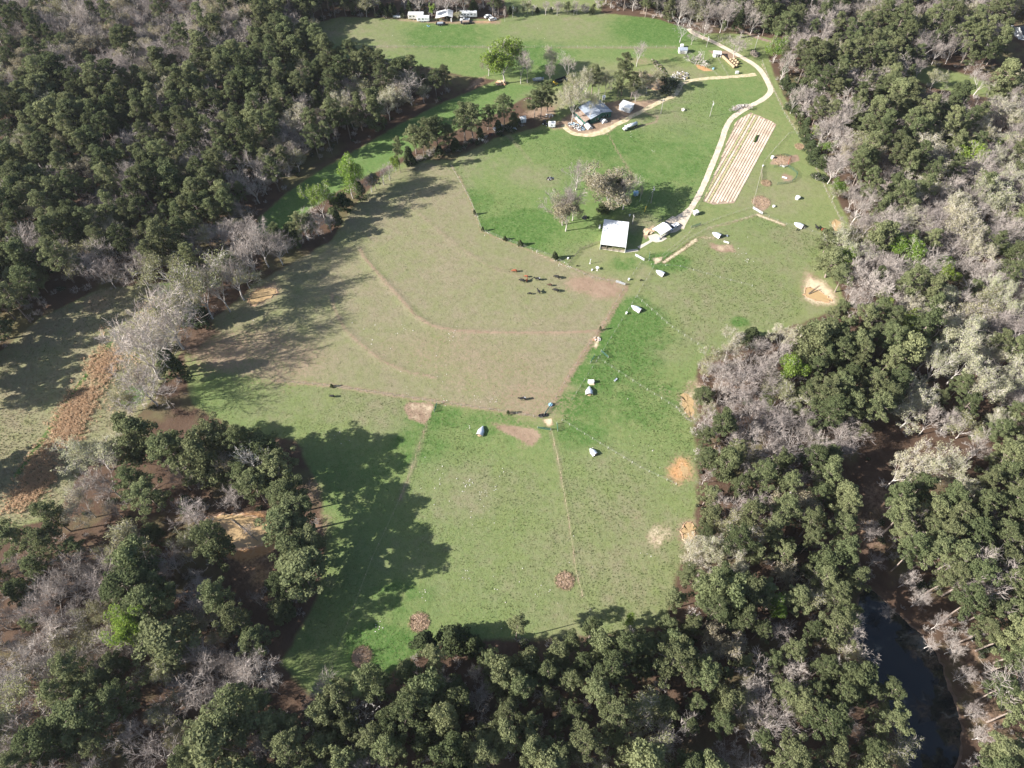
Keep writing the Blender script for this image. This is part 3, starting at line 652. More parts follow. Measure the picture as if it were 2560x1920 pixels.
def cedar(seed, h=8., r=2.2):
    g = np.random.default_rng(seed); L = Limbs(seed); pts = [Vector((0, 0, z)) for z in np.linspace(0, h*.95, 5)]; L.tube(pts, [.16, .13, .1, .07, .03], 5)
    k = 70; t = g.uniform(.04, 1, k)**.8; a = g.uniform(0, 2*PI, k); rr = r*(1-t)**.7*g.uniform(.5, 1.05, k)
    cs = np.stack([rr*np.cos(a), rr*np.sin(a), h*(.06+.9*t)], 1); leaf = clump(cs, g.uniform(.45, .8, k), 55, g, 1.0, .6, .18, .2)
    store('cedar', arr(L), M['pine_bark'], leaf, M['cedar_needles'], h, r)
for i in range(3): cedar(700+i, [8, 10, 7][i], [2.2, 2.4, 2.5][i])
def shrub(seed, h=2.6, r=1.7, leafs=None):
    g = random.Random(seed); L = Limbs(seed)
    for i in range(9):
        a = g.uniform(0, 2*PI); d = Vector((math.cos(a)*.7, math.sin(a)*.7, g.uniform(.5, 1.2))).normalized()
        L.grow(Vector((g.gauss(0, .25), g.gauss(0, .25), 0)), d, h*g.uniform(.35, .55), .035, 1, 1.0, .1, (3, 4, 4, 4), .022)
    V, F = arr(L)
    if leafs:
        gg = np.random.default_rng(seed); tips = np.array([tuple(t) for t in L.tips]); Lv = clump(tips, gg.uniform(.25, .5, len(tips)), 8, gg, .9, .8, .12, .2)
        store('green_shrub', (V, F), M['grey_bark'], Lv, M[leafs], h, r)
    else:
        w = len(F)//4; store('shrub', (V, F), M['grey_bark'], (V[F[-w:].ravel()], np.arange(4*w).reshape(-1, 4)), M['bare_twigs'], h, r)
for i in range(3): shrub(800+i)
for i in range(3): shrub(820+i, 2.2, 1.5, 'cedar_needles')

# ------------------------------------------------------------------ trees: where they stand
TREES = []      # dicts: kind, x, y, h, rz, var, wood(label key), landmark
def add_tree(kind, x, y, h, key, rs=None, var=None, mark=False, label=None):
    v = random.randrange(len(PROTO[kind])) if var is None else var
    TREES.append(dict(kind=kind, x=x, y=y, h=h, key=key, var=v, rs=rs or 1.0, rz=random.uniform(0, 2*PI), mark=mark, label=label))
def base_top(kind, bx, by, ty, key, rs=1.0, var=None, label=None):
    """tree whose foot and top the photograph shows"""
    b = at(bx, by); add_tree(kind, b.x, b.y, height_of(b, ty), key, rs, var, True, label)
def crown_at(kind, px, py, r_px, h, key, var=None, label=None):
    """tree whose crown centre and half width the photograph shows"""
    zc = h*.68; p = at(px, py, zc); s = scale_at(p, zc); v = random.randrange(len(PROTO[kind])) if var is None else var
    pr = PROTO[kind][v]; rs = (r_px/s)/(pr['r']*h/pr['h'])
    add_tree(kind, p.x, p.y, h, key, rs, v, True, label)
bt, ca = base_top, crown_at
# hedgerow between the grass strip and the dry pasture
bt('pine',1001,431,343,'hedge',.75,1,'slim lone pine at the edge of the hedgerow beside the dry pasture'); bt('cedar',1026,415,365,'hedge',1.0,0,'dark pointed cedar beside the slim lone hedgerow pine')
for a in [(1041,385,315),(1074,385,297),(1096,380,296),(1125,377,316),(1163,353,264),(1182,353,263),(1220,325,264),(1261,320,241),(1060,392,330)]: bt('pine',*a,'hedge',1.45,random.choice((0,2,4,7)))
bt('fresh',882,496,408,'hedge',.8,0,'large bright green tree in the hedgerow above the bare thicket'); bt('fresh',812,551,475,'hedge',.85,1,'bright green tree in the hedgerow beside a round pine')
bt('pine',759,607,532,'hedge',1.1,7); bt('cedar',861,525,481,'hedge',1.6); bt('bare',671,667,581,'hedge',.9,4); bt('bare',640,690,610,'hedge',1.0,0); bt('bare',700,640,580,'hedge',1.0,2)
for a in [(796,590,540),(770,600,545),(930,480,436),(960,462,425),(975,452,418),(905,492,450),(828,580,540),(720,632,588)]: bt('bare',*a,'hedge',1.1)
bt('fresh',990,428,395,'hedge',.8,2)
for a in [(700,625,565,'pine'),(735,612,560,'cedar'),(780,590,535,'pine'),(838,565,520,'cedar'),(850,545,500,'pine'),(905,500,455,'cedar'),(940,475,435,'pine'),(1140,378,345,'cedar'),(1200,350,318,'cedar'),(1245,335,300,'cedar'),(1100,395,362,'cedar'),(1285,318,285,'pine')]: bt(a[3],*a[:3],'hedge',1.4)
bt('bare',458,871,752,'meadow',1.05,1,'big spreading bare oak beside the dry pasture with long branch shadows')
bt('bare',401,947,836,'meadow',1.0,3); bt('bare',393,1015,934,'meadow',1.0,6); bt('bare',370,890,820,'meadow',1.0,4); bt('cedar',445,947,880,'meadow',1.5,1,'dark rounded cedar among the bare trees beside the meadow'); bt('bare',374,714,638,'meadow',.9,0); bt('olive',434,719,646,'meadow',1.1,1)
bt('olive',532,795,687,'meadow',1.0,0); bt('bare',575,780,690,'meadow',.9,2); bt('bare',610,750,660,'meadow',.9,5); bt('olive',480,800,745,'meadow',.9,2); bt('cedar',500,810,760,'meadow',1.3,2); bt('olive',330,1030,985,'meadow',1.0,3)
# homestead
for a in [(1336,294,226),(1352,291,224),(1368,280,199),(1479,237,163),(1577,250,185),(1544,242,201)]: bt('pine',*a,'home',1.35,random.choice((0,2,4,7)))
bt('pine',1553,239,132,'home',1.0,0,'tallest pine behind the homestead and white box shed')
bt('cream',1430,304,218,'home',.72,2,'pale budding tree in front of the homestead beside the rubbish heap'); bt('cream',1474,307,237,'home',.62,0,'pale budding tree in front of the homestead roof and hoop houses'); bt('olive',1428,272,201,'home',.7,1); bt('cream',1464,245,181,'home',.7,3)
bt('olive',1615,234,190,'home',1.0,0); bt('bare',1588,255,228,'home',1.2,4); bt('olive',1512,240,190,'home',.7,2); bt('bare',1495,236,192,'home',.7,3); bt('bare',1525,232,188,'home',.7,0); bt('olive',1640,205,178,'home',1.2,3); bt('olive',1605,222,180,'home',.7,1)
bt('fresh',1260,209,123,'home',1.35,0,'large round bright green tree above the log heap'); bt('olive',1222,190,144,'home',1.0,1); bt('bare',1302,209,142,'home',.8,2); bt('bare',1318,207,146,'home',.75,5); bt('bare',1374,209,158,'home',.7,1); bt('cream',1379,178,125,'home',.9,1); bt('bare',1417,204,136,'home',.7,0); bt('bare',1591,166,118,'home',1.0,2,'lone bare tree beside the brush strip near the garden')
bt('green_shrub',1660,205,192,'home',1.6); bt('green_shrub',1680,215,200,'home',1.6); bt('green_shrub',1670,232,216,'home',1.6); bt('green_shrub',1505,300,290,'home',1.4)
# trees by the barn
bt('bare',1440,475,412,'barn',1.0,4,'upright bare grey tree standing alone above the barn'); bt('bare',1406,562,475,'barn',.9,0,'bare grey tree beside the browner one west of the barn'); bt('bare',1431,552,476,'barn',.8,2,'slim bare grey tree between the barn and the pale tree'); bt('brown',1415,578,507,'barn',1.0,1,'tan budding tree at the corner of the bright green field near the barn')
bt('brown',1518,524,438,'barn',1.25,0,'large pale tan tree casting a round shadow beside the utility pole'); bt('bare',1557,524,455,'barn',1.0,5,'bare tree against the large pale tan tree'); bt('cedar',1543,505,446,'barn',1.5,1,'dark cedar behind the large pale tan tree'); bt('cedar',1506,528,506,'barn',1.7,2,'low dark cedar at the foot of the large pale tan tree'); bt('bare',1599,505,464,'barn',.5,5,'thin bare tree beside the small blue trailer')
bt('cedar',1387,648,629,'fence',1.2,0,'small round cedar on the pasture fence near the barnyard')
for a in [(1300,614,600),(1207,578,566),(1186,537,524),(1262,600,590)]: bt('cedar',*a,'fence',1.2)
bt('cedar',1270,1036,1026,'fence',1.2,1,'tiny dark cedar on the fence near the tyre feeders'); bt('cedar',1500,826,815,'fence',1.0,1,'tiny cedar on the lane fence above the eroded gateway'); bt('cedar',830,968,960,'fence',1.0,2,'tiny cedar on the fence below the dry pasture')
# lower-left grove
for k, x, y, r, h in [('cream',235,1130,76,18),('cream',205,1262,56,14),('pine',334,1089,44,20),('pine',428,1117,40,21),('pine',494,1144,44,22),('pine',544,1097,40,21),('pine',607,1175,36,20),('bare',560,1165,24,15),('pine',322,1200,34,17),('pine',365,1230,40,18),('cedar',467,1255,28,9),('pine',708,1241,44,21),('pine',719,1319,48,22),('pine',758,1425,54,23),('pine',655,1125,38,23),('pine',690,1165,40,23),('pine',745,1285,40,22),('pine',735,1375,40,22),('pine',700,1470,34,20),('pine',600,1110,40,22),('pine',640,1215,34,20),('pine',590,1545,36,20),('pine',640,1595,34,19),('pine',545,1500,34,20),('pine',774,1352,32,20),('pine',700,1525,24,12),('pine',525,1350,36,20),('pine',377,1332,20,9),('pine',120,1284,24,18),('pine',113,1350,38,19),('pine',82,1420,24,15),('pine',23,1350,38,19),('bare',163,1466,68,17),('pine',325,1460,56,20),('pine',372,1515,56,21),('pine',330,1400,44,19),('fresh',330,1583,44,22),('pine',410,1610,58,20),('olive',400,1680,48,15),('bare',564,1640,46,15),('bare',420,1404,42,14),('olive',470,1352,36,13),('olive',250,1530,44,14),('bare',128,1583,60,16),('bare',58,1680,80,16),('bare',270,1660,50,14),('pine',200,1780,60,20),('pine',110,1850,50,20),('pine',300,1740,40,19),('bare',330,1830,40,14),('pine',590,1780,55,22),('pine',530,1860,60,22),('bare',620,1330,18,7),('bare',640,1500,26,8),('bare',600,1560,24,7),('bare',500,1450,28,9),('dead',470,1390,24,10)]: ca(k, x, y, r*(1.2 if k == 'pine' else 1.05), h*((.9 if x > 600 else 1.15) if k == 'pine' else 1), 'grove')  # a few pines in the grove's south-east are added to cast its shadow
for a in [(2300,1500,26,9),(2350,1560,28,9),(2390,1620,28,10),(2410,1690,26,9),(2440,1780,28,9),(2270,1450,26,10),(2190,1400,24,8),(2330,1610,22,7),(2180,1330,30,10),(2150,1440,24,8),(2460,1840,26,9)]: ca('bare', *a, 'bank')
ca('dead',638,1160,36,22,'grove',0,'tall dead white snag above the grove of pines'); ca('dead',690,1190,22,15,'grove',1,'smaller dead white snag beside the grove pines')
# south wood
ca('dead',906,1774,44,15,'south',1,'rounded white bare tree among the pines below the hay circles'); ca('bare',1124,1700,32,13,'south'); ca('bare',1190,1690,24,12,'south'); ca('bare',680,1720,30,13,'south'); ca('cedar',1060,1600,38,9,'south'); ca('cedar',1130,1590,44,10,'south'); ca('cedar',1185,1610,30,9,'south')
for a in [(1290,1570,26,17),(1430,1600,26,18),(1460,1660,26,19),(1370,1680,30,20),(1480,1570,24,16)]: ca('pine',*a,'south')
# wood by the dark pond
for k, x, y, r, h in [('brown',1797,1606,55,16),('brown',1955,1440,32,14),('cream',1835,1414,44,15),('cream',1735,1395,46,14),('cream',1790,1380,36,14),('fresh',1946,1520,26,13),('fresh',1572,1548,14,9),('fresh',1988,934,40,15),('cream',1825,867,46,14),('cream',1961,845,38,14),('olive',1780,890,34,13),('cedar',1880,835,30,9),('pine',2040,835,36,18),('pine',2085,650,34,15),('pine',2110,690,30,14),('pine',2075,600,30,13),('fresh',1915,1005,24,8),('bare',1850,1090,50,13),('bare',1950,1080,55,14),('bare',2040,1120,44,14),('bare',1900,920,40,13),('pine',1820,1060,22,12),('bare',2220,1530,22,6)]: ca(k, x, y, r, h, 'pondwood')
for k, x, y, r, h in [('olive',1765,925,26,9),('pine',1760,985,24,10),('olive',1772,1030,26,9),('pine',1762,1090,26,11),('pine',1772,1140,28,12),('bare',1765,1190,26,9),('pine',1770,1235,28,12),('pine',1778,1285,26,11),('pine',1765,1330,24,10),('cream',1745,1370,26,9),('pine',1720,1440,28,13),('pine',1690,1500,28,13),('pine',1670,1560,26,12),('pine',1760,1150,22,8)]: ca(k, x, y, r, h, 'pondwood')
# pale and fresh green crowns in the east wood
for k, x, y, r, h in [('cream',2330,1165,62,22),('cream',2262,1170,48,21),('cream',2395,1205,50,21),('bare',2275,1300,48,15),('cream',2420,900,66,22),('cream',2350,910,48,20),('cream',2475,965,48,20),('cream',2400,840,46,20),('cream',2540,935,46,19),('cream',2489,500,46,16),('cream',2443,630,40,15),('cream',2359,739,36,14),('cream',2492,720,38,15),('cream',2513,774,38,15),('cream',2367,801,44,15),('cream',2456,835,36,15),('fresh',2261,628,40,14),('fresh',2370,696,32,11),('fresh',2215,750,22,9),('olive',2285,712,30,12),('fresh',2418,393,38,14),('fresh',2068,372,20,8),('fresh',1944,122,28,12),('bare',2090,415,34,15),('bare',2150,520,48,15),('bare',1990,245,24,13),('bare',2130,745,30,12),('bare',2310,550,34,15),('bare',2200,585,32,14),('cream',2500,1060,34,14),('bare',2330,1050,42,15),('fresh',2040,330,14,7),('green_shrub',2040,400,20,3),('green_shrub',2050,440,20,3),('olive',2090,480,22,6),('fresh',2105,470,22,7)]: ca(k, x, y, r, h, 'east')
for y in range(200, 400, 18): ca('cedar', 1960+(y-200)*.42+random.uniform(0, 22), y, random.uniform(14, 22), random.uniform(6, 10), 'east')
# far end of the farm
for i in range(16): x_ = 1276+i*14+random.uniform(-5, 5); bt(random.choice(('bare', 'olive', 'cedar', 'bare', 'pine')), x_, random.uniform(33, 40), random.uniform(4, 22), 'north', 1.2)
bt('fresh',1080,50,14,'north',.6,3,'yellow green cone shaped tree beside the open white roofed shed'); bt('olive',1145,52,30,'north',.9,1,'grey green small tree beside the long white camper'); bt('pine',1232,46,-28,'north',1.0,6); bt('pine',1246,44,-20,'north',1.0,0); bt('bare',1262,54,24,'north',.6,5); bt('bare',1095,36,-5,'north',.7,2); bt('cedar',968,42,16,'north',1.2)
bt('dead',1700,106,54,'lane',1.3,1,'pale bare tree behind the small grey roofed coop'); bt('bare',1757,100,62,'lane',1.2,4); bt('bare',1728,112,78,'lane',1.1,3); bt('pine',1801,100,50,'lane',.7,8,'thin pine with a long bare trunk beside the lane'); bt('cedar',1841,83,24,'lane',1.1,1,'tall yellow green cedar beside the far dirt road'); bt('bare',1833,146,92,'lane',1.1,6,'rounded bare brown tree over the hay bales'); bt('shrub',1741,162,132,'lane',1.3); bt('bare',1845,130,100,'lane',.8,5); bt('shrub',1870,272,258,'lane',1.0); bt('shrub',1832,278,266,'lane',1.0); bt('cedar',1931,86,40,'lane',1.2,0)
bt('shrub',1705,135,125,'lane',1.0)

# woods filled tree by tree: outline at crown height, mean spacing, share of each kind
FILL = [
 ('nw', [(-120,-70),(560,-70),(640,60),(560,150),(420,190),(250,190),(120,180),(60,230),(-120,260)], 7.4, dict(bare=.56, brown=.10, pine=.24, olive=.10)),
 ('nw', [(-120,200),(250,170),(560,140),(620,-70),(900,-70),(905,10),(850,40),(800,60),(785,110),(830,140),(930,150),(900,200),(760,260),(660,330),(590,420),(560,520),(480,560),(330,600),(130,640),(0,750),(-120,800)], 6.6, dict(pine=.86, bare=.09, olive=.03, cream=.02)),
 ('nw', [(830,140),(930,150),(1040,155),(1110,175),(1140,205),(1100,225),(1010,245),(930,275),(870,305),(820,345),(760,385),(700,430),(655,480),(640,530),(625,570),(560,600),(560,520),(590,420),(660,330),(760,260),(880,190)], 6.6, dict(pine=.48, bare=.30, olive=.12, brown=.06, cream=.04)),
 ('nw', [(560,590),(480,610),(420,645),(330,660),(230,670),(200,610),(330,590),(480,550),(580,520)], 6.8, dict(bare=.65, pine=.2, olive=.15)),
 ('nw', [(230,640),(130,680),(70,720),(0,790),(-120,850),(-120,700),(0,700),(100,640),(200,600)], 6.5, dict(pine=.95, bare=.05)),
 ('hedge', [(625,575),(700,560),(720,600),(660,650),(600,690),(560,730),(500,770),(450,760),(440,690),(480,640),(560,600)], 6.5, dict(bare=.55, olive=.2, pine=.2, cedar=.05)),
 ('north', [(850,-40),(1230,-40),(1260,16),(1150,22),(1000,24),(900,22)], 6.5, dict(bare=.42, olive=.2, pine=.26, cedar=.12)),
 ('north', [(1270,20),(1490,14),(1490,26),(1400,30),(1270,32)], 6.0, dict(shrub=.3, bare=.35, olive=.25, cedar=.1)),
 ('lane', [(1500,-70),(1780,-70),(1780,34),(1700,46),(1600,42),(1500,26)], 6.6, dict(bare=.55, pine=.40, olive=.05)),
 ('lane', [(1780,-70),(2140,-70),(2100,80),(2020,110),(1960,90),(1900,50),(1780,30)], 6.8, dict(pine=.5, bare=.46, olive=.04)),
 ('east', [(2140,-70),(2720,-70),(2720,20),(2540,10),(2420,30),(2300,20),(2150,40)], 7.2, dict(bare=.5, pine=.34, olive=.16)),
 ('east', [(1960,110),(2100,60),(2300,20),(2420,30),(2520,30),(2500,120),(2420,170),(2300,160),(2240,200),(2330,230),(2300,420),(2240,520),(2150,560),(2100,470),(2060,400),(2020,330),(1985,260),(1960,190),(1945,130)], 6.8, dict(pine=.56, bare=.33, olive=.07, brown=.02, cedar=.02)),
 ('east', [(2330,240),(2450,240),(2580,260),(2720,250),(2720,880),(2500,880),(2300,800),(2190,760),(2130,740),(2110,690),(2100,640),(2095,610),(2150,560),(2240,520),(2300,420)], 6.6, dict(bare=.46, pine=.24, cream=.14, olive=.12, fresh=.04)),
 ('east', [(2420,170),(2560,150),(2720,130),(2720,250),(2560,225)], 7.5, dict(bare=.5, olive=.25, pine=.25)),
 ('pondwood', [(2000,830),(2110,760),(2190,730),(2270,800),(2290,900),(2240,1000),(2160,1090),(2060,1030),(2020,950),(1980,870)], 6.4, dict(pine=.95, bare=.05)),
 ('east', [(2270,800),(2400,790),(2720,800),(2720,1160),(2480,1150),(2420,1060),(2230,1040),(2250,960),(2290,900)], 7.2, dict(bare=.42, cream=.14, pine=.36, olive=.08)),
 ('pondwood', [(1770,860),(1900,840),(1970,860),(2020,950),(2060,1030),(2130,1110),(2000,1130),(1880,1140),(1790,1090),(1750,1040),(1755,940)], 6.6, dict(bare=.72, pine=.12, olive=.12, fresh=.04)),
 ('pondwood', [(1752,1100),(1880,1140),(2000,1135),(2080,1130),(2125,1200),(2145,1300),(2140,1420),(2150,1550),(2180,1650),(2220,1750),(2260,1850),(2300,1990),(1560,1990),(1650,1760),(1655,1640),(1665,1560),(1700,1460),(1735,1380),(1765,1320),(1745,1250),(1765,1180)], 6.8, dict(pine=.80, bare=.12, olive=.05, brown=.03)),
 ('bank', [(2230,1240),(2300,1220),(2440,1200),(2720,1150),(2720,1990),(2440,1990),(2470,1860),(2475,1760),(2440,1650),(2400,1560),(2330,1490),(2270,1410),(2230,1320)], 6.4, dict(pine=.90, bare=.10)),
 ('south', [(960,1650),(1080,1630),(1250,1620),(1400,1600),(1655,1590),(1650,1760),(1560,1990),(420,1990),(480,1880),(620,1830),(700,1750),(840,1720),(900,1710)], 6.7, dict(pine=.93, bare=.05, olive=.02)),
 ('grove', [(300,1090),(560,1100),(680,1110),(740,1180),(700,1260),(560,1260),(400,1290),(250,1260),(230,1180)], 9.0, dict(pine=.35, bare=.65)),
 ('grove', [(-120,1400),(0,1390),(130,1390),(300,1330),(480,1420),(500,1560),(620,1600),(640,1700),(600,1800),(480,1880),(420,1990),(-120,1990)], 6.6, dict(bare=.58, pine=.27, olive=.15)),
 ('nw', [(-230,850),(-50,835),(-50,985),(-230,1000)], 6.4, dict(pine=1.0)),
 ('nw', [(-230,1130),(-70,1115),(-60,1190),(-230,1210)], 6.4, dict(pine=1.0)),
 ('meadow', [(380,700),(460,720),(520,790),(470,850),(420,830),(380,930),(350,1010),(320,1020),(350,900),(380,820)], 7.5, dict(bare=.8, olive=.2)),
]
CLEAR = [gpoly(p) for p in ([(2137,1587),(2137,1480),(2170,1455),(2230,1510),(2300,1570),(2355,1635),(2380,1710),(2410,1785),(2405,1870),(2370,1960),(2290,1960),(2200,1740)], [(2235,170),(2330,165),(2430,190),(2560,235),(2560,250),(2450,240),(2340,222)], [(2480,60),(2560,40),(2560,110),(2500,110)], [(1500,60),(1940,100),(1925,110),(1780,80),(1600,44)], FARM, [(2100,1230),(2180,1200),(2200,1400),(2150,1450)], [(520,1290),(640,1275),(690,1300),(700,1420),(620,1450),(560,1400)], [(-30,920),(0,890),(100,805),(250,732),(400,725),(330,900),(270,1070),(180,1160),(100,1230),(-30,1320)])]
cell = {}; SG = gpoly(STRIP)
RAD = dict(pine=3.1, bare=3.0, cream=3.6, fresh=3.2, olive=2.9, brown=3.0, cedar=1.6, dead=2.6, shrub=1.2, green_shrub=1.2)
def near_ok(x, y, d):
    cx, cy = int(x//8), int(y//8)
    for i in (-2, -1, 0, 1, 2):
        for j in (-2, -1, 0, 1, 2):
            for (a, b, dd) in cell.get((cx+i, cy+j), ()):
                if (a-x)**2+(b-y)**2 < ((d+dd)*.5)**2*2.9: return False
    return True
def put(x, y, d): cell.setdefault((int(x//8), int(y//8)), []).append((x, y, d))
for t in TREES: pr = PROTO[t['kind']][t['var']]; put(t['x'], t['y'], max(RAD[t['kind']], .72*pr['r']*t['rs']*t['h']/pr['h'] if t['kind'] != 'bare' else 0))
rr = random.Random(11)
for key, poly, space, shares in FILL:
    P = gpoly(poly, 13.0); lo, hi = P.min(0), P.max(0); n = int((hi-lo).prod()/space**2*6)
    xs = np.array([rr.uniform(lo[0], hi[0]) for _ in range(n)]); ys = np.array([rr.uniform(lo[1], hi[1]) for _ in range(n)])
    ok = inside(xs, ys, P)
    for c in CLEAR: ok &= ~inside(xs, ys, c)
    ok &= seg_dist(xs, ys, SG, True) > 3.5
    names = list(shares); wts = list(shares.values()); f = space/6.6
    for x, y in zip(xs[ok], ys[ok]):
        k = rr.choices(names, wts)[0]; d = RAD[k]*f
        if not near_ok(x, y, d): continue
        put(x, y, d)
        h = {'pine': rr.triangular(10, 26, 21), 'bare': rr.triangular(8, 17, 13), 'cream': rr.uniform(12, 16), 'fresh': rr.uniform(8, 13), 'olive': rr.uniform(8, 14), 'brown': rr.uniform(10, 15), 'cedar': rr.uniform(5, 9), 'dead': 13, 'shrub': rr.uniform(2, 4), 'green_shrub': 2.5}[k]
        if key == 'bank': h = rr.uniform(20, 26)
        add_tree(k, x, y, h, key, rr.uniform(.95, 1.3), rr.choice((1, 3, 5, 8)) if key == 'bank' and k == 'pine' else None)
WOOD = dict(nw='the dense forest beyond the bright grass strip', hedge='in the hedgerow between the grass strip and dry pasture', meadow='between the rough tan meadow and the dry pasture', home='around the green walled homestead', barn='near the white roofed barn', fence='on the pasture fence line',
            north='behind the parked trailers and campers', lane='along the far dirt road by the gravel lane', east='the wood east of the plot and paddocks', pondwood='the wood between the paddocks and dark pond', bank='on the wooded far bank of the dark pond', south='the wood below the round hay patches', grove='the grove around the orange muddy pool')
FG = [gpoly(FARM), gpoly(MEADOW)]
def where(t):
    """how tall the tree is and where in its wood it stands, in words"""
    p, q = np.array([t['x']]), np.array([t['y']]); size = {'pine': (15, 22), 'bare': (10.5, 15)}.get(t['kind'])
    sz = '' if size is None else 'young ' if t['h'] < size[0] else 'tall ' if t['h'] > size[1] else 'mid sized '
    ph = KIND[t['kind']][1]
    if sz == 'mid sized ': ph = ph.replace('green pine', 'pine').replace('leafless grey tree', 'leafless tree')
    w_ = WOOD[t['key']]
    if w_.startswith('the '): w_ = ('on the edge of ' if min(seg_dist(p, q, f, True)[0] for f in FG) < 9 else 'inside ')+w_
    lab = f'{sz}{ph} {w_}'
    return lab, lab.replace(' tree ', ' trees ', 1).replace(' shrub ', ' shrubs ', 1)
KIND = dict(pine=('pine_tree', 'green pine tree'), bare=('bare_tree', 'leafless grey tree'), cream=('blossoming_tree', 'cream coloured budding tree'), fresh=('leafy_tree', 'bright green leafy tree'), olive=('budding_tree', 'thin olive budding tree'), brown=('brown_tree', 'brown leaved tree'), cedar=('cedar_tree', 'dark dense cedar tree'), dead=('dead_tree', 'dead white tree'), shrub=('bare_shrub', 'low bare twiggy shrub'), green_shrub=('green_shrub', 'low dark green shrub'))
def in_view(t):
    z = t['h']*.7; p = Vector((t['x'], t['y'], z-CAM_H)); depth = p.y*cp-p.z*sp
    if depth < 10: return 0
    px = 1280+FPX*p.x/depth; py = 960-FPX*(p.y*sp+p.z*cp)/depth
    s = FPX/depth; m = 5*s
    return s if -m < px < 2560+m and -m < py < 1920+m else 0
def plant(t):
    pr = PROTO[t['kind']][t['var']]; nm, ph = KIND[t['kind']]; s = t['h']/pr['h']
    lab, grp = (t['label'], None) if t['label'] else where(t)
    o = thing(nm, lab, 'shrub' if 'shrub' in nm else 'tree', (t['x'], t['y'], gz(t['x'], t['y'])-.05), t['rz'], grp)
    o.scale = (s*t['rs'], s*t['rs'], s)
    link('trunk', pr['trunk'], o); link('crown', pr['crown'], o)
rest = []; count = {}
for t in TREES: t['s'] = in_view(t)
TREES.sort(key=lambda t: (-t['mark'], -t['s']))
for t in TREES:
    k = t['kind']
    if t['s'] == 0:
        rest.append(t); continue
    if count.get(k, 0) < 290: count[k] = count.get(k, 0)+1; plant(t)
    else: rest.append(t)
print('TREES', len(TREES), count, 'rest', len(rest))
def mass(name, label, items, protos):
    """one object: many small or far trees, placed by a node group"""
    coll = bpy.data.collections.new(name+'_kinds'); order = []
    for i, me in enumerate(protos):
        ob = bpy.data.objects.new('%s_kind_%03d' % (name, i), me); coll.objects.link(ob)
    me = bpy.data.meshes.new(name); me.from_pydata([(t[0], t[1], t[2]) for t in items], [], [])
    a = me.attributes.new('turn', 'FLOAT', 'POINT'); a.data.foreach_set('value', [t[3] for t in items])
    a = me.attributes.new('size', 'FLOAT_VECTOR', 'POINT'); a.data.foreach_set('vector', [v for t in items for v in t[4]])
    a = me.attributes.new('pick', 'INT', 'POINT'); a.data.foreach_set('value', [t[5] for t in items])
    g = bpy.data.node_groups.new(name, 'GeometryNodeTree')
    g.interface.new_socket('Geometry', in_out='INPUT', socket_type='NodeSocketGeometry'); g.interface.new_socket('Geometry', in_out='OUTPUT', socket_type='NodeSocketGeometry')
    gi = g.nodes.new('NodeGroupInput'); go = g.nodes.new('NodeGroupOutput'); ip = g.nodes.new('GeometryNodeInstanceOnPoints'); ci = g.nodes.new('GeometryNodeCollectionInfo')
    ci.inputs['Collection'].default_value = coll; ci.inputs['Separate Children'].default_value = True; ci.inputs['Reset Children'].default_value = True
    def na(nm, ty):
        n = g.nodes.new('GeometryNodeInputNamedAttribute'); n.data_type = ty; n.inputs['Name'].default_value = nm; return n.outputs['Attribute']
    xyz = g.nodes.new('ShaderNodeCombineXYZ'); g.links.new(na('turn', 'FLOAT'), xyz.inputs['Z'])
    ip.inputs['Pick Instance'].default_value = True
    g.links.new(gi.outputs[0], ip.inputs['Points']); g.links.new(ci.outputs[0], ip.inputs['Instance']); g.links.new(na('pick', 'INT'), ip.inputs['Instance Index'])
    g.links.new(xyz.outputs[0], ip.inputs['Rotation']); g.links.new(na('size', 'FLOAT_VECTOR'), ip.inputs['Scale']); g.links.new(ip.outputs[0], go.inputs[0])
    o = link(name, me); md = o.modifiers.new('trees', 'NODES'); md.node_group = g
    return tag(o, label, None, None, 'stuff')
for kinds, nm, lab in [(('pine', 'cedar'), 'pine_forest', 'mass of distant dark green pines in the dense forest'), (('bare', 'cream', 'fresh', 'olive', 'brown', 'dead', 'shrub', 'green_shrub'), 'bare_woodland', 'mass of distant leafless and budding trees among the pines')]:
    protos = []; off = {}
    for k in kinds:
        off[k] = len(protos); protos += [p['joined'] for p in PROTO[k]]
    it = []
    for t in rest:
        if t['kind'] in kinds:
            s = t['h']/PROTO[t['kind']][t['var']]['h']; it.append((t['x'], t['y'], -.05, t['rz'], (s*t['rs'], s*t['rs'], s), off[t['kind']]+t['var']))
    if it: mass(nm, lab, it, protos)
# undergrowth between the trunks
it = []; nsh = len(PROTO['shrub']); protos = [p['joined'] for p in PROTO['shrub']]+[p['joined'] for p in PROTO['green_shrub']]
for t in TREES:
    if t['key'] in ('home', 'barn', 'fence', 'hedge'): continue
    for _ in range(2):
        x, y = t['x']+rr.gauss(0, 3.2), t['y']+rr.gauss(0, 3.2); p = np.array([x]); q = np.array([y])
        if any(inside(p, q, c)[0] for c in CLEAR): continue
        s = rr.uniform(.4, 1.3); it.append((x, y, -.05, rr.uniform(0, 6.28), (s, s, s), rr.randrange(len(protos)) if rr.random() < .35 else rr.randrange(nsh)))
H0 = gpoly([(1010,425),(1130,390),(1240,350),(1300,325)]); 
for i in range(70):
    k = rr.random()*(len(H0)-1); j = int(k); p = H0[j]*(1-(k-j))+H0[j+1]*(k-j); s = rr.uniform(.5, 1.1); it.append((p[0]+rr.gauss(0, 1.5), p[1]+4+rr.gauss(0, 1.5), -.05, rr.uniform(0, 6.28), (s, s, s), rr.randrange(len(protos))))
mass('undergrowth', 'low bare shrubs and saplings under the trees', it, protos)

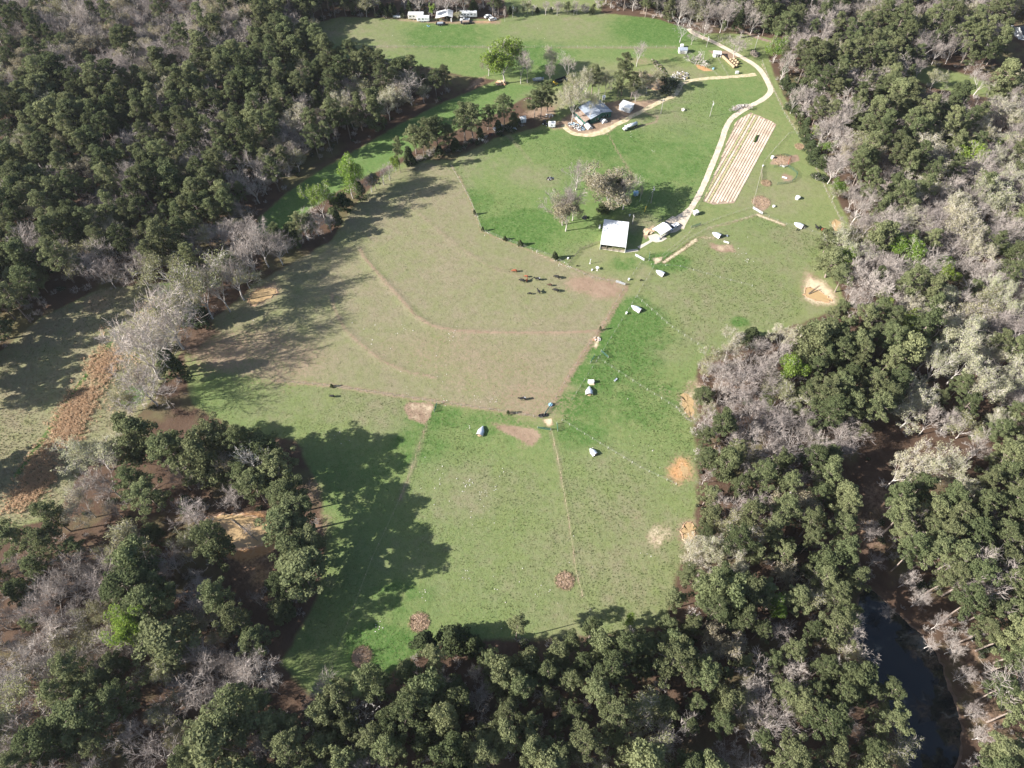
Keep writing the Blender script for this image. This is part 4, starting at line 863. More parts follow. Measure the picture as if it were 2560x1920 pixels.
# ------------------------------------------------------------------ ponds
def pond(pts, mt, label, bank=True, z=.10, bmat='spoil', bw=1.6, bh=.45, seed=1):
    P = [at(*p) for p in pts]; n = len(P); g = random.Random(seed); ring = []
    for i in range(n):                                  # smooth the outline
        p0, p1, p2, p3 = P[i-1], P[i], P[(i+1) % n], P[(i+2) % n]
        for j in range(6):
            t = j/6; q = 0.5*((2*p1)+(-p0+p2)*t+(2*p0-5*p1+4*p2-p3)*t*t+(-p0+3*p1-3*p2+p3)*t*t*t); ring.append(q+Vector((g.gauss(0, .26), g.gauss(0, .26), 0)))
    c = sum(ring, Vector())/len(ring); m = len(ring)
    o = MB().add([(q.x, q.y, z) for q in ring]+[(c.x, c.y, z)], [(k, (k+1) % m, m) for k in range(m)]).build('pond', M[mt]); tag(o, label, None, None, 'structure')
    if bank:
        bw *= .55; bh *= .38; prof = [(-.10, z-.08), (.08, z+.12), (.30, bh), (.65, bh*.6), (1.0, -.04)]; vs = []; fs = []; k = len(prof)
        for q in ring:
            d = (q-c); d.z = 0; d.normalize(); s = g.uniform(.25, 1.8); hh = g.uniform(.4, 1.5)
            for f, zz in prof: vs.append((q.x+d.x*f*bw*s, q.y+d.y*f*bw*s, zz if zz < z+.13 else zz*hh))
        for i in range(m):
            for j in range(k-1): a = i*k+j; b = ((i+1) % m)*k+j; fs.append((a, a+1, b+1, b))
        b = MB().add(vs, fs).build('bank', M[bmat], None, True); b.parent = o
pond([(2022,718),(2036,722),(2058,734),(2078,748),(2066,755),(2040,750),(2018,742),(2012,730)], 'muddy_water', 'muddy tan pool with sandy banks below the wood edge', bw=.9, bh=.4, z=.03, seed=2)
pond([(1708,985),(1722,988),(1732,998),(1735,1025),(1730,1045),(1712,1030),(1706,1012)], 'muddy_water', 'narrow orange pool with an undercut bank beside the paddock', bank=False, z=.03, seed=3)
pond([(1703,1165),(1716,1168),(1722,1182),(1712,1192),(1704,1182)], 'muddy_water', 'tiny orange pool in the eroded red gully', bank=False, z=.03, seed=4)
pond([(1708,1310),(1722,1306),(1736,1316),(1738,1335),(1728,1350),(1712,1352),(1704,1335)], 'muddy_water', 'round yellow brown pool at the edge of the paddock', bw=.8, bh=.4, z=.03, seed=5)
pond([(2082,553),(2094,551),(2104,564),(2096,576),(2080,572)], 'muddy_water', 'brown square pool beside the black and red cattle', bank=False, z=.03, seed=6)
pond([(630,735),(655,722),(685,722),(690,735),(660,752),(636,762),(624,752)], 'muddy_water', 'brown pool under the hedgerow beside the dry pasture', bw=1.2, seed=7)
pond([(520,1300),(560,1288),(610,1292),(660,1300),(672,1340),(640,1365),(590,1370),(545,1345),(515,1320)], 'muddy_water', 'shallow orange pool in the lower grove', bmat='clay', bw=1.4, bh=.25, z=.06, seed=8)
pond([(2137,1600),(2142,1520),(2170,1470),(2225,1520),(2290,1575),(2345,1640),(2370,1720),(2400,1790),(2400,1860),(2370,1940),(2290,1950),(2250,1860),(2220,1783),(2195,1711),(2165,1650)], 'dark_water', 'dark still pond lying in the shade of the pines', z=.05, bmat='mud', bw=1.6, bh=.2, seed=9)
pond([(1625,205),(1660,196),(1672,205),(1655,222),(1632,222),(1618,214)], 'brown_water', 'small brown pool beside the homestead track', bw=1.2, bh=.3, seed=10)

# ------------------------------------------------------------------ fences
def fence(pts, label, gap=3.6, h=1.25, pr=.065, wires=3, pmat='grey_timber', wmat='grey_timber', mesh=False, wr=.014, close=None):
    P = [at(*p) for p in pts]; o = thing('fence', label, 'fence', P[0]); g = random.Random(int(P[0].x*10)); posts = []
    for a, b in zip(P[:-1], P[1:]):
        n = max(1, int(round((b-a).length/gap)))
        for i in range(n): posts.append(a.lerp(b, i/n))
    posts.append(P[-1])
    mb = MB().tube((0, 0, -.1), (0, 0, h+.08), pr, pr*.85, 6); me = None
    base = P[0]
    for i, p in enumerate(posts):
        if me is None:
            q = mb.build('post', M[pmat], o); me = q.data
        else: q = link('post', me, o)
        q.location = p-base; q.rotation_euler = (g.gauss(0, .03), g.gauss(0, .03), g.uniform(0, 6)); q.scale = (g.uniform(.85, 1.2),)*2+(g.uniform(.9, 1.1),)
    for k in range(wires):
        z = h*(k+1)/wires-.05; mb = MB()
        for a, b in zip(posts[:-1], posts[1:]): mb.tube(a-base+Vector((0, 0, z)), b-base+Vector((0, 0, z)), wr, wr, 3, False)
        mb.build('wire', M[wmat], o)
    return o
fence([(1608,648),(1565,712),(1515,800),(1440,910),(1380,1010)], 'wire fence along the lane on the dry pasture side')
fence([(1355,1046),(1270,1031),(1130,1011),(960,986),(830,966),(690,954)], 'wire fence along the foot of the dry pasture')
fence([(1640,655),(1632,672),(1580,760),(1500,890),(1430,1000)], 'wire fence along the lane on the green paddock side')
fence([(1655,640),(1700,605),(1735,572),(1800,546),(1880,520)], 'dark wire fence between the lane head and the carport', pmat='timber')
fence([(1650,652),(1720,600),(1770,572),(1850,550),(1895,536)], 'wire fence above the pig wallow paddock', pmat='timber')
fence([(1880,520),(1890,480),(1905,420),(1910,405),(1940,370),(1972,335),(1995,333)], 'dark fence beside the vegetable plot and cattle pen', pmat='timber', wires=4)
fence([(1846,300),(1820,350),(1780,450),(1742,525)], 'low dark fence between the gravel lane and the vegetable plot', gap=3, h=1.0, pmat='timber', wires=4)
fence([(1905,155),(1925,210),(1960,285),(1992,335),(2030,400),(2065,480),(2100,550)], 'boundary fence along the east wood beside the cattle pen')
fence([(1900,535),(1965,563),(1990,565),(2050,588)], 'fence between the cattle pen and the upper paddock')
fence([(1592,744),(1680,820),(1760,872)], 'white wire fence crossing the green paddocks below the boat shaped shelter', gap=3, pmat='off_white', wr=.013, wires=2)
fence([(1628,662),(1700,667),(1800,695),(1880,716)], 'fence of short white posts below the pig wallow', gap=5, h=.9, pmat='off_white', wires=2)
fence([(1495,897),(1600,965),(1690,1020),(1735,1050)], 'white wire fence crossing the paddock toward the narrow orange pool', gap=3.4, pmat='off_white', wr=.013, wires=2)
fence([(1405,1052),(1500,1110),(1600,1170),(1690,1212)], 'white rail fence running to the red eroded gully', gap=3, pmat='off_white', wr=.016, wires=2)
fence([(1378,1076),(1395,1150),(1420,1290),(1440,1430),(1456,1490)], 'faint wire fence dividing the lower pasture beside a hay circle', gap=6, h=1.1, pmat='pale_timber', wmat='pale_timber', wr=.016, wires=2)
fence([(1083,1020),(1060,1080),(1030,1170),(1000,1250),(930,1400),(870,1560),(830,1660)], 'wire fence running through the grove shadow across the lower pasture', gap=5, pmat='pale_timber', wires=2, wr=.016, wmat='pale_timber')
fence([(1500,606),(1450,625),(1420,664)], 'brushy wooden fence on the west side of the barnyard', gap=2, pmat='timber', wires=4, wr=.035, wmat='timber')
fence([(1420,667),(1480,696),(1540,706)], 'fence between the barnyard and the dry pasture')
fence([(1420,664),(1380,642),(1310,617),(1260,598),(1205,577),(1190,535),(1170,490),(1127,415)], 'fence between the dry pasture and the bright green field')
fence([(860,119),(1100,118),(1400,119),(1685,119)], 'fence across the far hay field', gap=5, h=1.2)
fence([(1700,120),(1760,160),(1800,196)], 'overgrown fence beside the orange digging', gap=4, pmat='timber'); fence([(1795,150),(1822,196)], 'short fence beside the round hay bales', gap=4, pmat='timber')
fence([(1690,1020),(1715,1048),(1740,1062)], 'sagging fence along the undercut orange bank', gap=2.2)
def gate(a, b, label, col='green_paint', h=1.3, rails=6):
    A, Bp = at(*a), at(*b); L = (Bp-A).length; o = thing('gate', label, 'gate', A, math.atan2(Bp.y-A.y, Bp.x-A.x))
    for k in range(rails): MB().tube((.05, 0, .2+k*(h-.2)/(rails-1)), (L-.05, 0, .2+k*(h-.2)/(rails-1)), .035, .035, 6).build('rail', M[col], o)
    for x in (.05, L/2, L-.05): MB().tube((x, 0, .1), (x, 0, h+.05), .045, .045, 6).build('upright', M[col], o)
    for x in (-.1, L+.1): MB().tube((x, 0, 0), (x, 0, 1.5), .08, .07, 6).build('gate_post', M['grey_timber'], o)
for a, b, l in [((1624,636),(1622,652),'green pipe gate beside the barnyard corner'), ((1588,640),(1610,652),'metal gate between the barn path and the lane'), ((1503,880),(1520,895),'green pipe gate standing open into the green paddock'), ((1476,908),(1486,892),'dark pipe gate on the lane below the open green gate'), ((1362,1036),(1380,1010),'tall pipe gate beside the black tyre feeders'), ((1345,1071),(1376,1076),'pipe gate below the orange worn gateway'), ((1392,1060),(1394,1078),'curved pipe gate at the corner of the white rail fence'), ((1092,1012),(1086,1030),'pipe gate beside the bare square of soil'), ((1540,706),(1562,713),'grey pipe gate in the barnyard fence'), ((1882,522),(1905,536),'silver pipe gate at the foot of the cattle pen'), ((1728,570),(1750,562),'pipe gate overgrown with weeds near the small shed')]:
    gate(a, b, l, 'galvanised' if ('silver' in l or 'grey' in l or 'metal' in l) else 'green_paint')

# ------------------------------------------------------------------ vegetable plot: every bed its own row
PLOT = [(1877,281),(1842,302),(1820,351),(1796,414),(1758,503),(1784,512),(1801,510),(1835,508),(1878,428),(1915,354),(1941,311),(1931,304),(1900,290),(1888,286)]
PG = gpoly(PLOT); dv = np.array(at(1941,311)[:2])-np.array(at(1835,508)[:2]); dv /= np.linalg.norm(dv); nv = np.array([-dv[1], dv[0]]); o0 = np.array(at(1835,508)[:2])
plot = thing('vegetable_plot', 'long plot of pale ridged vegetable beds beside the gravel lane', 'garden', (o0[0], o0[1], 0))
g = random.Random(5); kx = 0.35
while kx < 22:
    ts = []
    for i in range(len(PG)):                            # where this row meets the plot's outline
        a = PG[i]-o0; b = PG[(i+1) % len(PG)]-o0; da, db = a @ nv-kx, b @ nv-kx
        if da*db < 0: f = da/(da-db); ts.append((a+(b-a)*f) @ dv)
    if len(ts) >= 2:
        t0, t1 = min(ts)+g.uniform(.1, 2.2), max(ts)-g.uniform(.1, 2.2)
        if t1-t0 > 3:
            n = int((t1-t0)/.8)+2; vs = []; fs = []; wd = g.uniform(.42, .50)
            for i in range(n):
                t = t0+(t1-t0)*i/(n-1); w_ = wd*g.uniform(.94, 1.05); hh = .13*g.uniform(.85, 1.15); off = g.gauss(0, .02)
                for u, z in ((-w_, 0), (-w_*.7, hh), (w_*.7, hh), (w_, 0)): p = dv*t+nv*(kx+u+off); vs.append((p[0], p[1], z+.01))
            for i in range(n-1):
                for j in range(3): a = i*4+j; fs.append((a, a+1, a+5, a+4))
            weedy = (9.6 < kx < 11.2) or (12.6 < kx < 13.2) or kx > 15.5 and g.random() < .25 or abs(kx-6.1) < .4
            MB().add(vs, fs).build('bed_row', M['bed_weed' if weedy else 'bed_soil'], plot, False)
    kx += 1.28
MB().add([tuple(p-o0)+(.012,) for p in PG], [tuple(range(len(PG)))]).build('plot_soil', M['plot_base'] if 'plot_base' in M else mat('plot_base', (0.36, 0.265, 0.19), 1.0, var=.3, scale=.6), plot)
row = MB(); gg = random.Random(3)
p0, p1 = at(1893,340), at(1886,356)
for i in range(60):
    q = p0.lerp(p1, gg.random()); row.ball((q.x-o0[0]+gg.gauss(0, .2), q.y-o0[1]+gg.gauss(0, .2), .35), gg.uniform(.2, .4), 6, 4)
tag(row.build('crop_row', M['weed'], plot), kind='stuff')

# ------------------------------------------------------------------ buildings
def wall_frame(o, L, W, h, mt, t=.12, open_sides=()):
    """four wall panels round an L x W floor; x along L"""
    for nm, c, d in (('front', (0, -W/2, h/2), (L, t, h)), ('back', (0, W/2, h/2), (L, t, h)), ('left', (-L/2, 0, h/2), (t, W-2*t, h)), ('right', (L/2, 0, h/2), (t, W-2*t, h))):
        if nm not in open_sides: MB().box(c, d).build('wall', M[mt], o)
def gable(o, L, W, h, rise, mt, over=.4, name='roof', t=.10, ribs=0):
    """ridge along x"""
    r = None
    for s in (-1, 1):
        y = s*(W/2+over); hz = h-over*rise/(W/2)
        mb = MB().add([(-L/2-over, y, hz), (L/2+over, y, hz), (L/2+over, s*.01, h+rise), (-L/2-over, s*.01, h+rise), (-L/2-over, y, hz+t), (L/2+over, y, hz+t), (L/2+over, s*.01, h+rise+t), (-L/2-over, s*.01, h+rise+t)], [(0, 1, 2, 3), (7, 6, 5, 4), (0, 4, 5, 1), (1, 5, 6, 2), (2, 6, 7, 3), (3, 7, 4, 0)])
        q = mb.build(name, M[mt], o)
        if ribs:
            for k in range(ribs):
                x = -L/2-over+(L+2*over)*(k+.5)/ribs
                MB().tube((x, y, hz+t), (x, s*.01, h+rise+t), .03, .03, 4).build('rib', M[mt], q)
        r = q
    return r
def gable_ends(o, L, W, h, rise, mt, t=.1):
    for s in (-1, 1): MB().prism([(-.0, 0), (.0, 0)], 0, 0) if False else MB().add([(s*(L/2-t), -W/2, h), (s*(L/2-t), W/2, h), (s*(L/2-t), 0, h+rise), (s*L/2, -W/2, h), (s*L/2, W/2, h), (s*L/2, 0, h+rise)], [(0, 1, 2), (5, 4, 3), (0, 3, 4, 1), (1, 4, 5, 2), (2, 5, 3, 0)]).build('gable', M[mt], o)
def door(o, c, d, mt='white_paint'):
    q = MB().box(c, d).build('door', M[mt], o); MB().box((c[0]+d[0]*.35, c[1]-d[1]*.6-.02, c[2]), (.1, .06, .05)).build('handle', M['dark_paint'], q)
def window(o, c, d, fm='white_paint'):
    q = MB().box(c, d).build('window', M['glass'], o); a = 0 if d[0] > d[1] else 1
    for s in (-1, 1):
        e = [0, 0, 0]; e[a] = s*d[a]/2; f = list(d); f[a] = .07; f[1-a] += .04; f[2] += .1; MB().box([c[i]+e[i] for i in range(3)], f).build('frame', M[fm], q)
# white roofed barn, open toward the yard
bA, bB = at(1501,609,3.6), at(1565,617,3.6); bw = (bB-bA).length; bh = math.atan2(bB.y-bA.y, bB.x-bA.x); bD = 15.0
nrm = Vector((-math.sin(bh), math.cos(bh), 0)); ctr = (bA+bB)/2+nrm*bD/2; ctr.z = 0
barn = thing('barn', 'open fronted barn with a big plain white metal roof', 'barn', ctr, bh)
zf, zb = 3.4, 4.1; n = 14
MB().add([(-bw/2, -bD/2, zf), (bw/2, -bD/2, zf), (bw/2, bD/2, zb), (-bw/2, bD/2, zb), (-bw/2, -bD/2, zf+.12), (bw/2, -bD/2, zf+.12), (bw/2, bD/2, zb+.12), (-bw/2, bD/2, zb+.12)], [(3, 2, 1, 0), (4, 5, 6, 7), (0, 1, 5, 4), (1, 2, 6, 5), (2, 3, 7, 6), (3, 0, 4, 7)]).build('roof', M['white_metal'], barn)
rf = [c for c in barn.children if c.name.startswith('roof')][0]
for k in range(n): x = -bw/2+bw*(k+.5)/n; MB().tube((x, -bD/2, zf+.125), (x, bD/2, zb+.125), .035, .035, 4).build('rib', M['white_metal'], rf)
for x, y in ((1.2, .6), (4.6, 3.6)): q = MB().tube((x, y, zf+.4), (x, y, 4.25), .09, .09, 8).build('vent_pipe', M['grey_metal'], rf)
MB().box((0, -bD/2+.02, zf-.12), (bw-.1, .08, .2)).build('beam', M['white_paint'], barn)
for k in range(5):
    x = -bw/2+.1+(bw-.2)*k/4
    MB().box((x, -bD/2+.15, zf/2-.1), (.16, .16, zf-.2)).build('post', M['white_paint'] if k in (0, 4) else M['timber'], barn)
for k in range(4):
    x0 = -bw/2+.2+(bw-.4)*k/4; x1 = x0+(bw-.4)/4-.25
    for z in (.5, 1.0, 1.5): MB().box(((x0+x1)/2+.05, -bD/2+.35, z), (x1-x0, .06, .14)).build('stall_rail', M['pale_timber' if z == 1.0 else 'timber'], barn)
MB().box((-bw/2+.06, 0, 1.7), (.1, bD-.5, 3.4)).build('wall', M['off_white'], barn); MB().box((bw/2-.06, 0, 1.7), (.1, bD-.5, 3.4)).build('wall', M['off_white'], barn)
MB().box((0, bD/2-.1, 1.95), (bw-.3, .1, 3.9)).build('wall', M['off_white'], barn); MB().box((0, -bD/2+5, 1.6), (bw-.4, .1, 3.2)).build('wall', M['timber'], barn)
tk = thing('propane_tank', 'small white tank on legs beside the barn wall', 'tank', at(1505,570)+Vector((-1.0, 0, 0)), bh+PI/2)
MB().tube((-.9, 0, .8), (.9, 0, .8), .45, .45, 12).build('shell', M['white_paint'], tk, True)
for s in (-1, 1): MB().ball((s*.9, 0, .8), (.3, .44, .44), 10, 6).build('end_cap', M['white_paint'], tk, True); MB().box((s*.6, 0, .2), (.15, .6, .42)).build('leg', M['grey_metal'], tk)
# carport shed
c0, a0, _ = axis((1634,592), (1662,574)); cpo = thing('carport', 'ribbed white roofed carport beside the pickup truck', 'carport', c0+Vector((.8, 0, 0)), a0)
gable(cpo, 6.6, 5.0, 2.6, .7, 'white_metal', .15, ribs=9)
for x in (-3.1, 0, 3.1):
    for y in (-2.35, 2.35): MB().box((x, y, 1.3), (.14, .14, 2.6)).build('post', M['grey_timber'], cpo)
MB().box((1.6, 2.3, 1.2), (3.2, .1, 2.4)).build('wall', M['grey_timber'], cpo); MB().box((.3, -2.2, .45), (5.0, .5, .9)).build('workbench', M['grey_timber'], cpo); MB().box((3.2, 0, 1.2), (.1, 4.5, 2.4)).build('wall', M['off_white'], cpo)
for i, (x, y) in enumerate([(-2.8, -2.0), (-2.3, -1.5)]):
    p = cpo.matrix_basis @ Vector((x-.9, y-.3, 0)); bb = thing('bucket', 'white tub standing at the corner of the carport', 'bucket', p, 0, 'tubs by the carport')
    MB().tube((0, 0, 0), (0, 0, .6), .3, .36, 10).build('tub', M['white_paint'], bb); MB().tube((0, 0, .58), (0, 0, .64), .38, .38, 10).build('rim', M['grey_metal'], bb)
# homestead house with lean-to
q = [at(*p, 3.4) for p in ((1446,267),(1475,295),(1532,278.5),(1500.5,249.4))]; hc = sum(q, Vector())/4; hc.z = 0
ha = math.atan2(q[1].y-q[0].y, q[1].x-q[0].x); house = thing('house', 'green walled homestead under a pale grey metal roof', 'house', hc, ha)
HL, HW = 11.0, 12.4
wall_frame(house, HL, HW, 3.2, 'green_paint'); gable_ends(house, HL, HW, 3.2, 1.5, 'green_paint'); gable(house, HL, HW, 3.2, 1.5, 'grey_metal', .45, ribs=12)
door(house, (HL/2+.06, 1.5, 1.1), (.08, 1.2, 2.2)); window(house, (HL/2+.06, -2.5, 1.7), (.08, 1.4, 1.1)); window(house, (HL/2+.06, 4.0, 1.7), (.08, 1.4, 1.1)); window(house, (-2, -HW/2-.06, 2.2), (1.4, .08, .9)); window(house, (2, -HW/2-.06, 2.2), (1.4, .08, .9))
lt = MB().add([(-5.2, -HW/2-3.4, 2.2), (5.2, -HW/2-3.4, 2.2), (5.2, -HW/2-.08, 2.9), (-5.2, -HW/2-.08, 2.9), (-5.2, -HW/2-3.4, 2.3), (5.2, -HW/2-3.4, 2.3), (5.2, -HW/2-.08, 3.0), (-5.2, -HW/2-.08, 3.0)], [(3, 2, 1, 0), (4, 5, 6, 7), (0, 1, 5, 4), (1, 2, 6, 5), (2, 3, 7, 6), (3, 0, 4, 7)]).build('lean_to_roof', M['rust_roof'], house)
lt['label'] = 'rusty brown lean-to roof'
for k in range(6): x = -4.6+k*1.84; MB().box((x, -HW/2-3.2, 1.05), (1.3, .1, 2.1)).build('wall_panel', M['green_paint'], house); MB().box((x+.92, -HW/2-3.2, 1.05), (.12, .14, 2.1)).build('post', M['grey_timber'], house)
MB().box((0, -HW/2-4.0, .5), (9, .9, 1.0)).build('skirting', M['off_white'], house)
MB().tube((0, 3, 3.5), (0, 3, 5.2), .14, .14, 8).build('flue', M['grey_metal'], house)
# white box shed
q = [at(*p, 2.8) for p in ((1545,260),(1571,269),(1588,262),(1564,252))]; xc = sum(q, Vector())/4; xc.z = 0; xa = math.atan2(q[1].y-q[0].y, q[1].x-q[0].x)
bx = thing('storage_shed', 'white box shed with a flat roof beside the homestead', 'shed', xc, xa); wall_frame(bx, 6.0, 4.6, 2.7, 'white_paint'); MB().box((0, 0, 2.78), (6.5, 5.1, .14)).build('roof', M['white_metal'], bx); door(bx, (3.06, 0, 1.05), (.06, 1.8, 2.1), 'off_white'); MB().box((-1, -2.36, 1.2), (1.6, .08, 1.4)).build('shutter', M['grey_metal'], bx); MB().box((.9, -2.36, 1.05), (.9, .06, 2.1)).build('door', M['off_white'], bx)
# hoop houses
def hoop(a, b, r, label, open_=False):
    c, an, L = axis(a, b); o = thing('hoop_house', label, 'greenhouse', c, an); k = 10
    prof = lambda s=1.0: [(r*s*math.cos(PI*i/k), r*s*1.05*math.sin(PI*i/k)+.0) for i in range(k+1)]
    MB().loft([[(x, y, z) for y, z in prof()] for x in np.linspace(-L/2, L/2, 6)], False, False).build('cover', M['film'], o, True)
    for x in np.linspace(-L/2, L/2, 6): MB().path([(x, y, z) for y, z in prof(1.02)], .035, 4).build('hoop', M['galvanised'], o)
    for s in (-1, 1): MB().add([(s*L/2*.985, y, z) for y, z in prof(.99)], [tuple(range(k+1))]).build('end_wall', M['film'], o)
    MB().box((L/2+.03, 0, .8), (.06, .8, 1.6)).build('door', M['off_white'], o)
hoop((1464,309),(1476,323), 1.35, 'white hoop house beside the rubbish heap'); hoop((1499,294),(1513,307), 1.5, 'grey white hoop house in front of the homestead wall')
# far camp: mobile home, open shed, campers
def box_home(a, b, W, h, label, name='mobile_home', cat='mobile home', mt='off_white', wheels=True, wins=3, rmat='white_metal', hitch=True):
    c, an, L = axis(a, b); c = c+Vector((-math.sin(an), math.cos(an), 0))*W/2; o = thing(name, label, cat, c, an)
    MB().rbox((0, 0, .6+h/2), (L, W, h), .15).build('body', M[mt], o); MB().rbox((0, 0, .6+h+.04), (L*.98, W*.96, .14), .05).build('roof', M[rmat], o)
    for k in range(wins): x = -L/2+L*(k+.6)/(wins+.4); window(o, (x, -W/2-.02, .6+h*.62), (min(1.1, L*.14), .06, .6))
    door(o, (L*.32, -W/2-.03, .6+h*.45), (.7, .06, h*.82), 'white_paint')
    MB().rbox((-L*.15, 0, .6+h+.22), (.8, .7, .28), .06).build('roof_unit', M['white_paint'], o); MB().box((L*.2, .1, .6+h+.18), (.45, .45, .16)).build('roof_hatch', M['white_paint'], o)
    if wheels:
        for x in (-.15*L, .02*L):
            for s in (-1, 1): wq = MB().tube((x, s*(W/2-.05), .38), (x, s*(W/2-.3), .38), .36, .36, 12).build('wheel', M['rubber'], o); MB().tube((x, s*(W/2-.03), .38), (x, s*(W/2-.1), .38), .18, .18, 8).build('rim', M['white_paint'], wq)
    if hitch: MB().box((L/2+.5, 0, .5), (1.0, .1, .1)).build('hitch', M['dark_paint'], o); MB().tube((L/2+.8, 0, 0), (L/2+.8, 0, .5), .05, .05, 6).build('jack', M['dark_paint'], o)
    return o
mh = box_home((1021,50),(1060,50), 3.2, 2.6, 'tan sided mobile home behind the smaller white camper', wins=4, hitch=False)
c, an, L = axis((1021,50),(1060,50))
box_home((1043,56),(1074,56), 2.5, 2.3, 'white camper parked before the tan mobile home', 'camper', 'camper', 'white_paint')
box_home((1150,46),(1193,45), 2.6, 2.7, 'long white camper beside the tall pines', 'camper', 'camper', 'white_paint', wins=5)
box_home((1371.5,320.5),(1388.5,320.5), 2.3, 1.9, 'small white travel trailer on the edge of the homestead yard', 'camper', 'camper', 'white_paint', wins=1)
c, an, L = axis((1092,57),(1130,57)); sh = thing('open_shed', 'open sided shed with a white gabled roof in the far camp', 'shed', c+Vector((0, 4, 0)), 0)
L = 9.4; W = 7.5
for s, (xa, xb, za, zb) in enumerate([(-L/2-.3, 2.0, 2.5, 4.0), (2.0, L/2+.3, 4.0, 3.0)]): MB().add([(xa, -W/2, za), (xb, -W/2, zb), (xb, W/2, zb), (xa, W/2, za), (xa, -W/2, za+.1), (xb, -W/2, zb+.1), (xb, W/2, zb+.1), (xa, W/2, za+.1)], [(3, 2, 1, 0), (4, 5, 6, 7), (0, 1, 5, 4), (1, 2, 6, 5), (2, 3, 7, 6), (3, 0, 4, 7)]).build('roof', M['white_metal'], sh)
for x in (-L/2+.2, -L/6, L/6, L/2-.2):
    for y in (-W/2+.2, W/2-.2): MB().box((x, y, 1.25 if x < -3 else 1.5), (.15, .15, 2.5 if x < -3 else 3.0)).build('post', M['timber'], sh)
MB().box((0, W/2-.3, 1.2), (L-.6, .1, 2.4)).build('wall', M['grey_timber'], sh); MB().box((L/2-.3, 0, 1.3), (.1, W-1, 2.5)).build('wall', M['grey_timber'], sh); MB().box((-.5, -1.5, .5), (2.2, .8, 1.0)).build('bench', M['timber'], sh); MB().box((L/2-.7, -W/2+.7, 1.1), (.7, .6, 1.9)).build('fridge', M['white_paint'], sh)
# coop, hay shed, small sheds
def small_shed(a, b, W, h, rise, label, wall='white_paint', roof='grey_metal', name='shed', cat='shed'):
    c, an, L = axis(a, b); c = c+Vector((-math.sin(an), math.cos(an), 0))*W/2; o = thing(name, label, cat, c, an)
    wall_frame(o, L, W, h, wall); gable_ends(o, L, W, h, rise, wall); gable(o, L, W, h, rise, roof, .2); door(o, (L*.1, -W/2-.04, h*.42), (.7, .06, h*.8), 'off_white'); window(o, (-L*.28, -W/2-.07, h*.6), (.6, .05, .5)); return o
small_shed((1697,134),(1717,134), 3.0, 2.0, .7, 'white coop with a grey roof beside the bare tree', name='coop', cat='coop')
wb = thing('water_box', 'small white box tank standing behind the coop', 'tank', at(1705,120)+Vector((0, .8, 0))); MB().rbox((0, 0, .95), (1.7, 1.5, 1.5), .1).build('body', M['white_paint'], wb); MB().tube((0, 0, 1.68), (0, 0, 1.8), .3, .3, 10).build('lid', M['white_paint'], wb); MB().box((0, 0, .1), (1.8, 1.6, .2)).build('base', M['timber'], wb)
c, an, L = axis((1784,144),(1801,144)); hs = thing('hay_shed', 'white open fronted shed at the end of the hay bales', 'shed', c+Vector((0, 1.4, 0)), -.12); wall_frame(hs, 4.0, 2.8, 2.1, 'white_paint', open_sides=('front',)); MB().box((0, 0, 2.18), (4.5, 3.4, .14)).build('roof', M['white_metal'], hs); MB().box((-1.2, -1.35, 1.0), (1.4, .1, 2.0)).build('wall', M['white_paint'], hs); MB().box((.4, -1.4, 1.05), (.12, .12, 2.1)).build('post', M['white_paint'], hs); MB().box((.9, .3, .5), (1.6, 1.2, 1.0)).build('manger', M['timber'], hs)
small_shed((1737,540),(1745,537), 1.7, 1.6, .35, 'small grey shed casting a shadow beside the gravel lane', 'grey_timber', 'white_paint')
o = small_shed((1303,308),(1315,306), 2.6, 2.1, .8, 'pale blue white garden shed in the hedgerow', 'white_paint', 'white_paint', 'garden_shed')
small_shed((1506,250),(1512,250), 1.6, 1.7, .4, 'tiny white kennel in the shade behind the homestead', name='kennel', cat='kennel')
bt_ = box_home((1583,492),(1595,492), 1.8, 1.5, 'small blue trailer in the shade of the large tan tree', 'utility_trailer', 'trailer', 'light_blue', wins=1, rmat='light_blue')
# house at the far east edge
o = small_shed((2550,100),(2600,90), 9.0, 3.0, 2.2, 'white farmhouse with a dark roof among the east trees', 'white_paint', 'dark_paint', 'house', 'house')

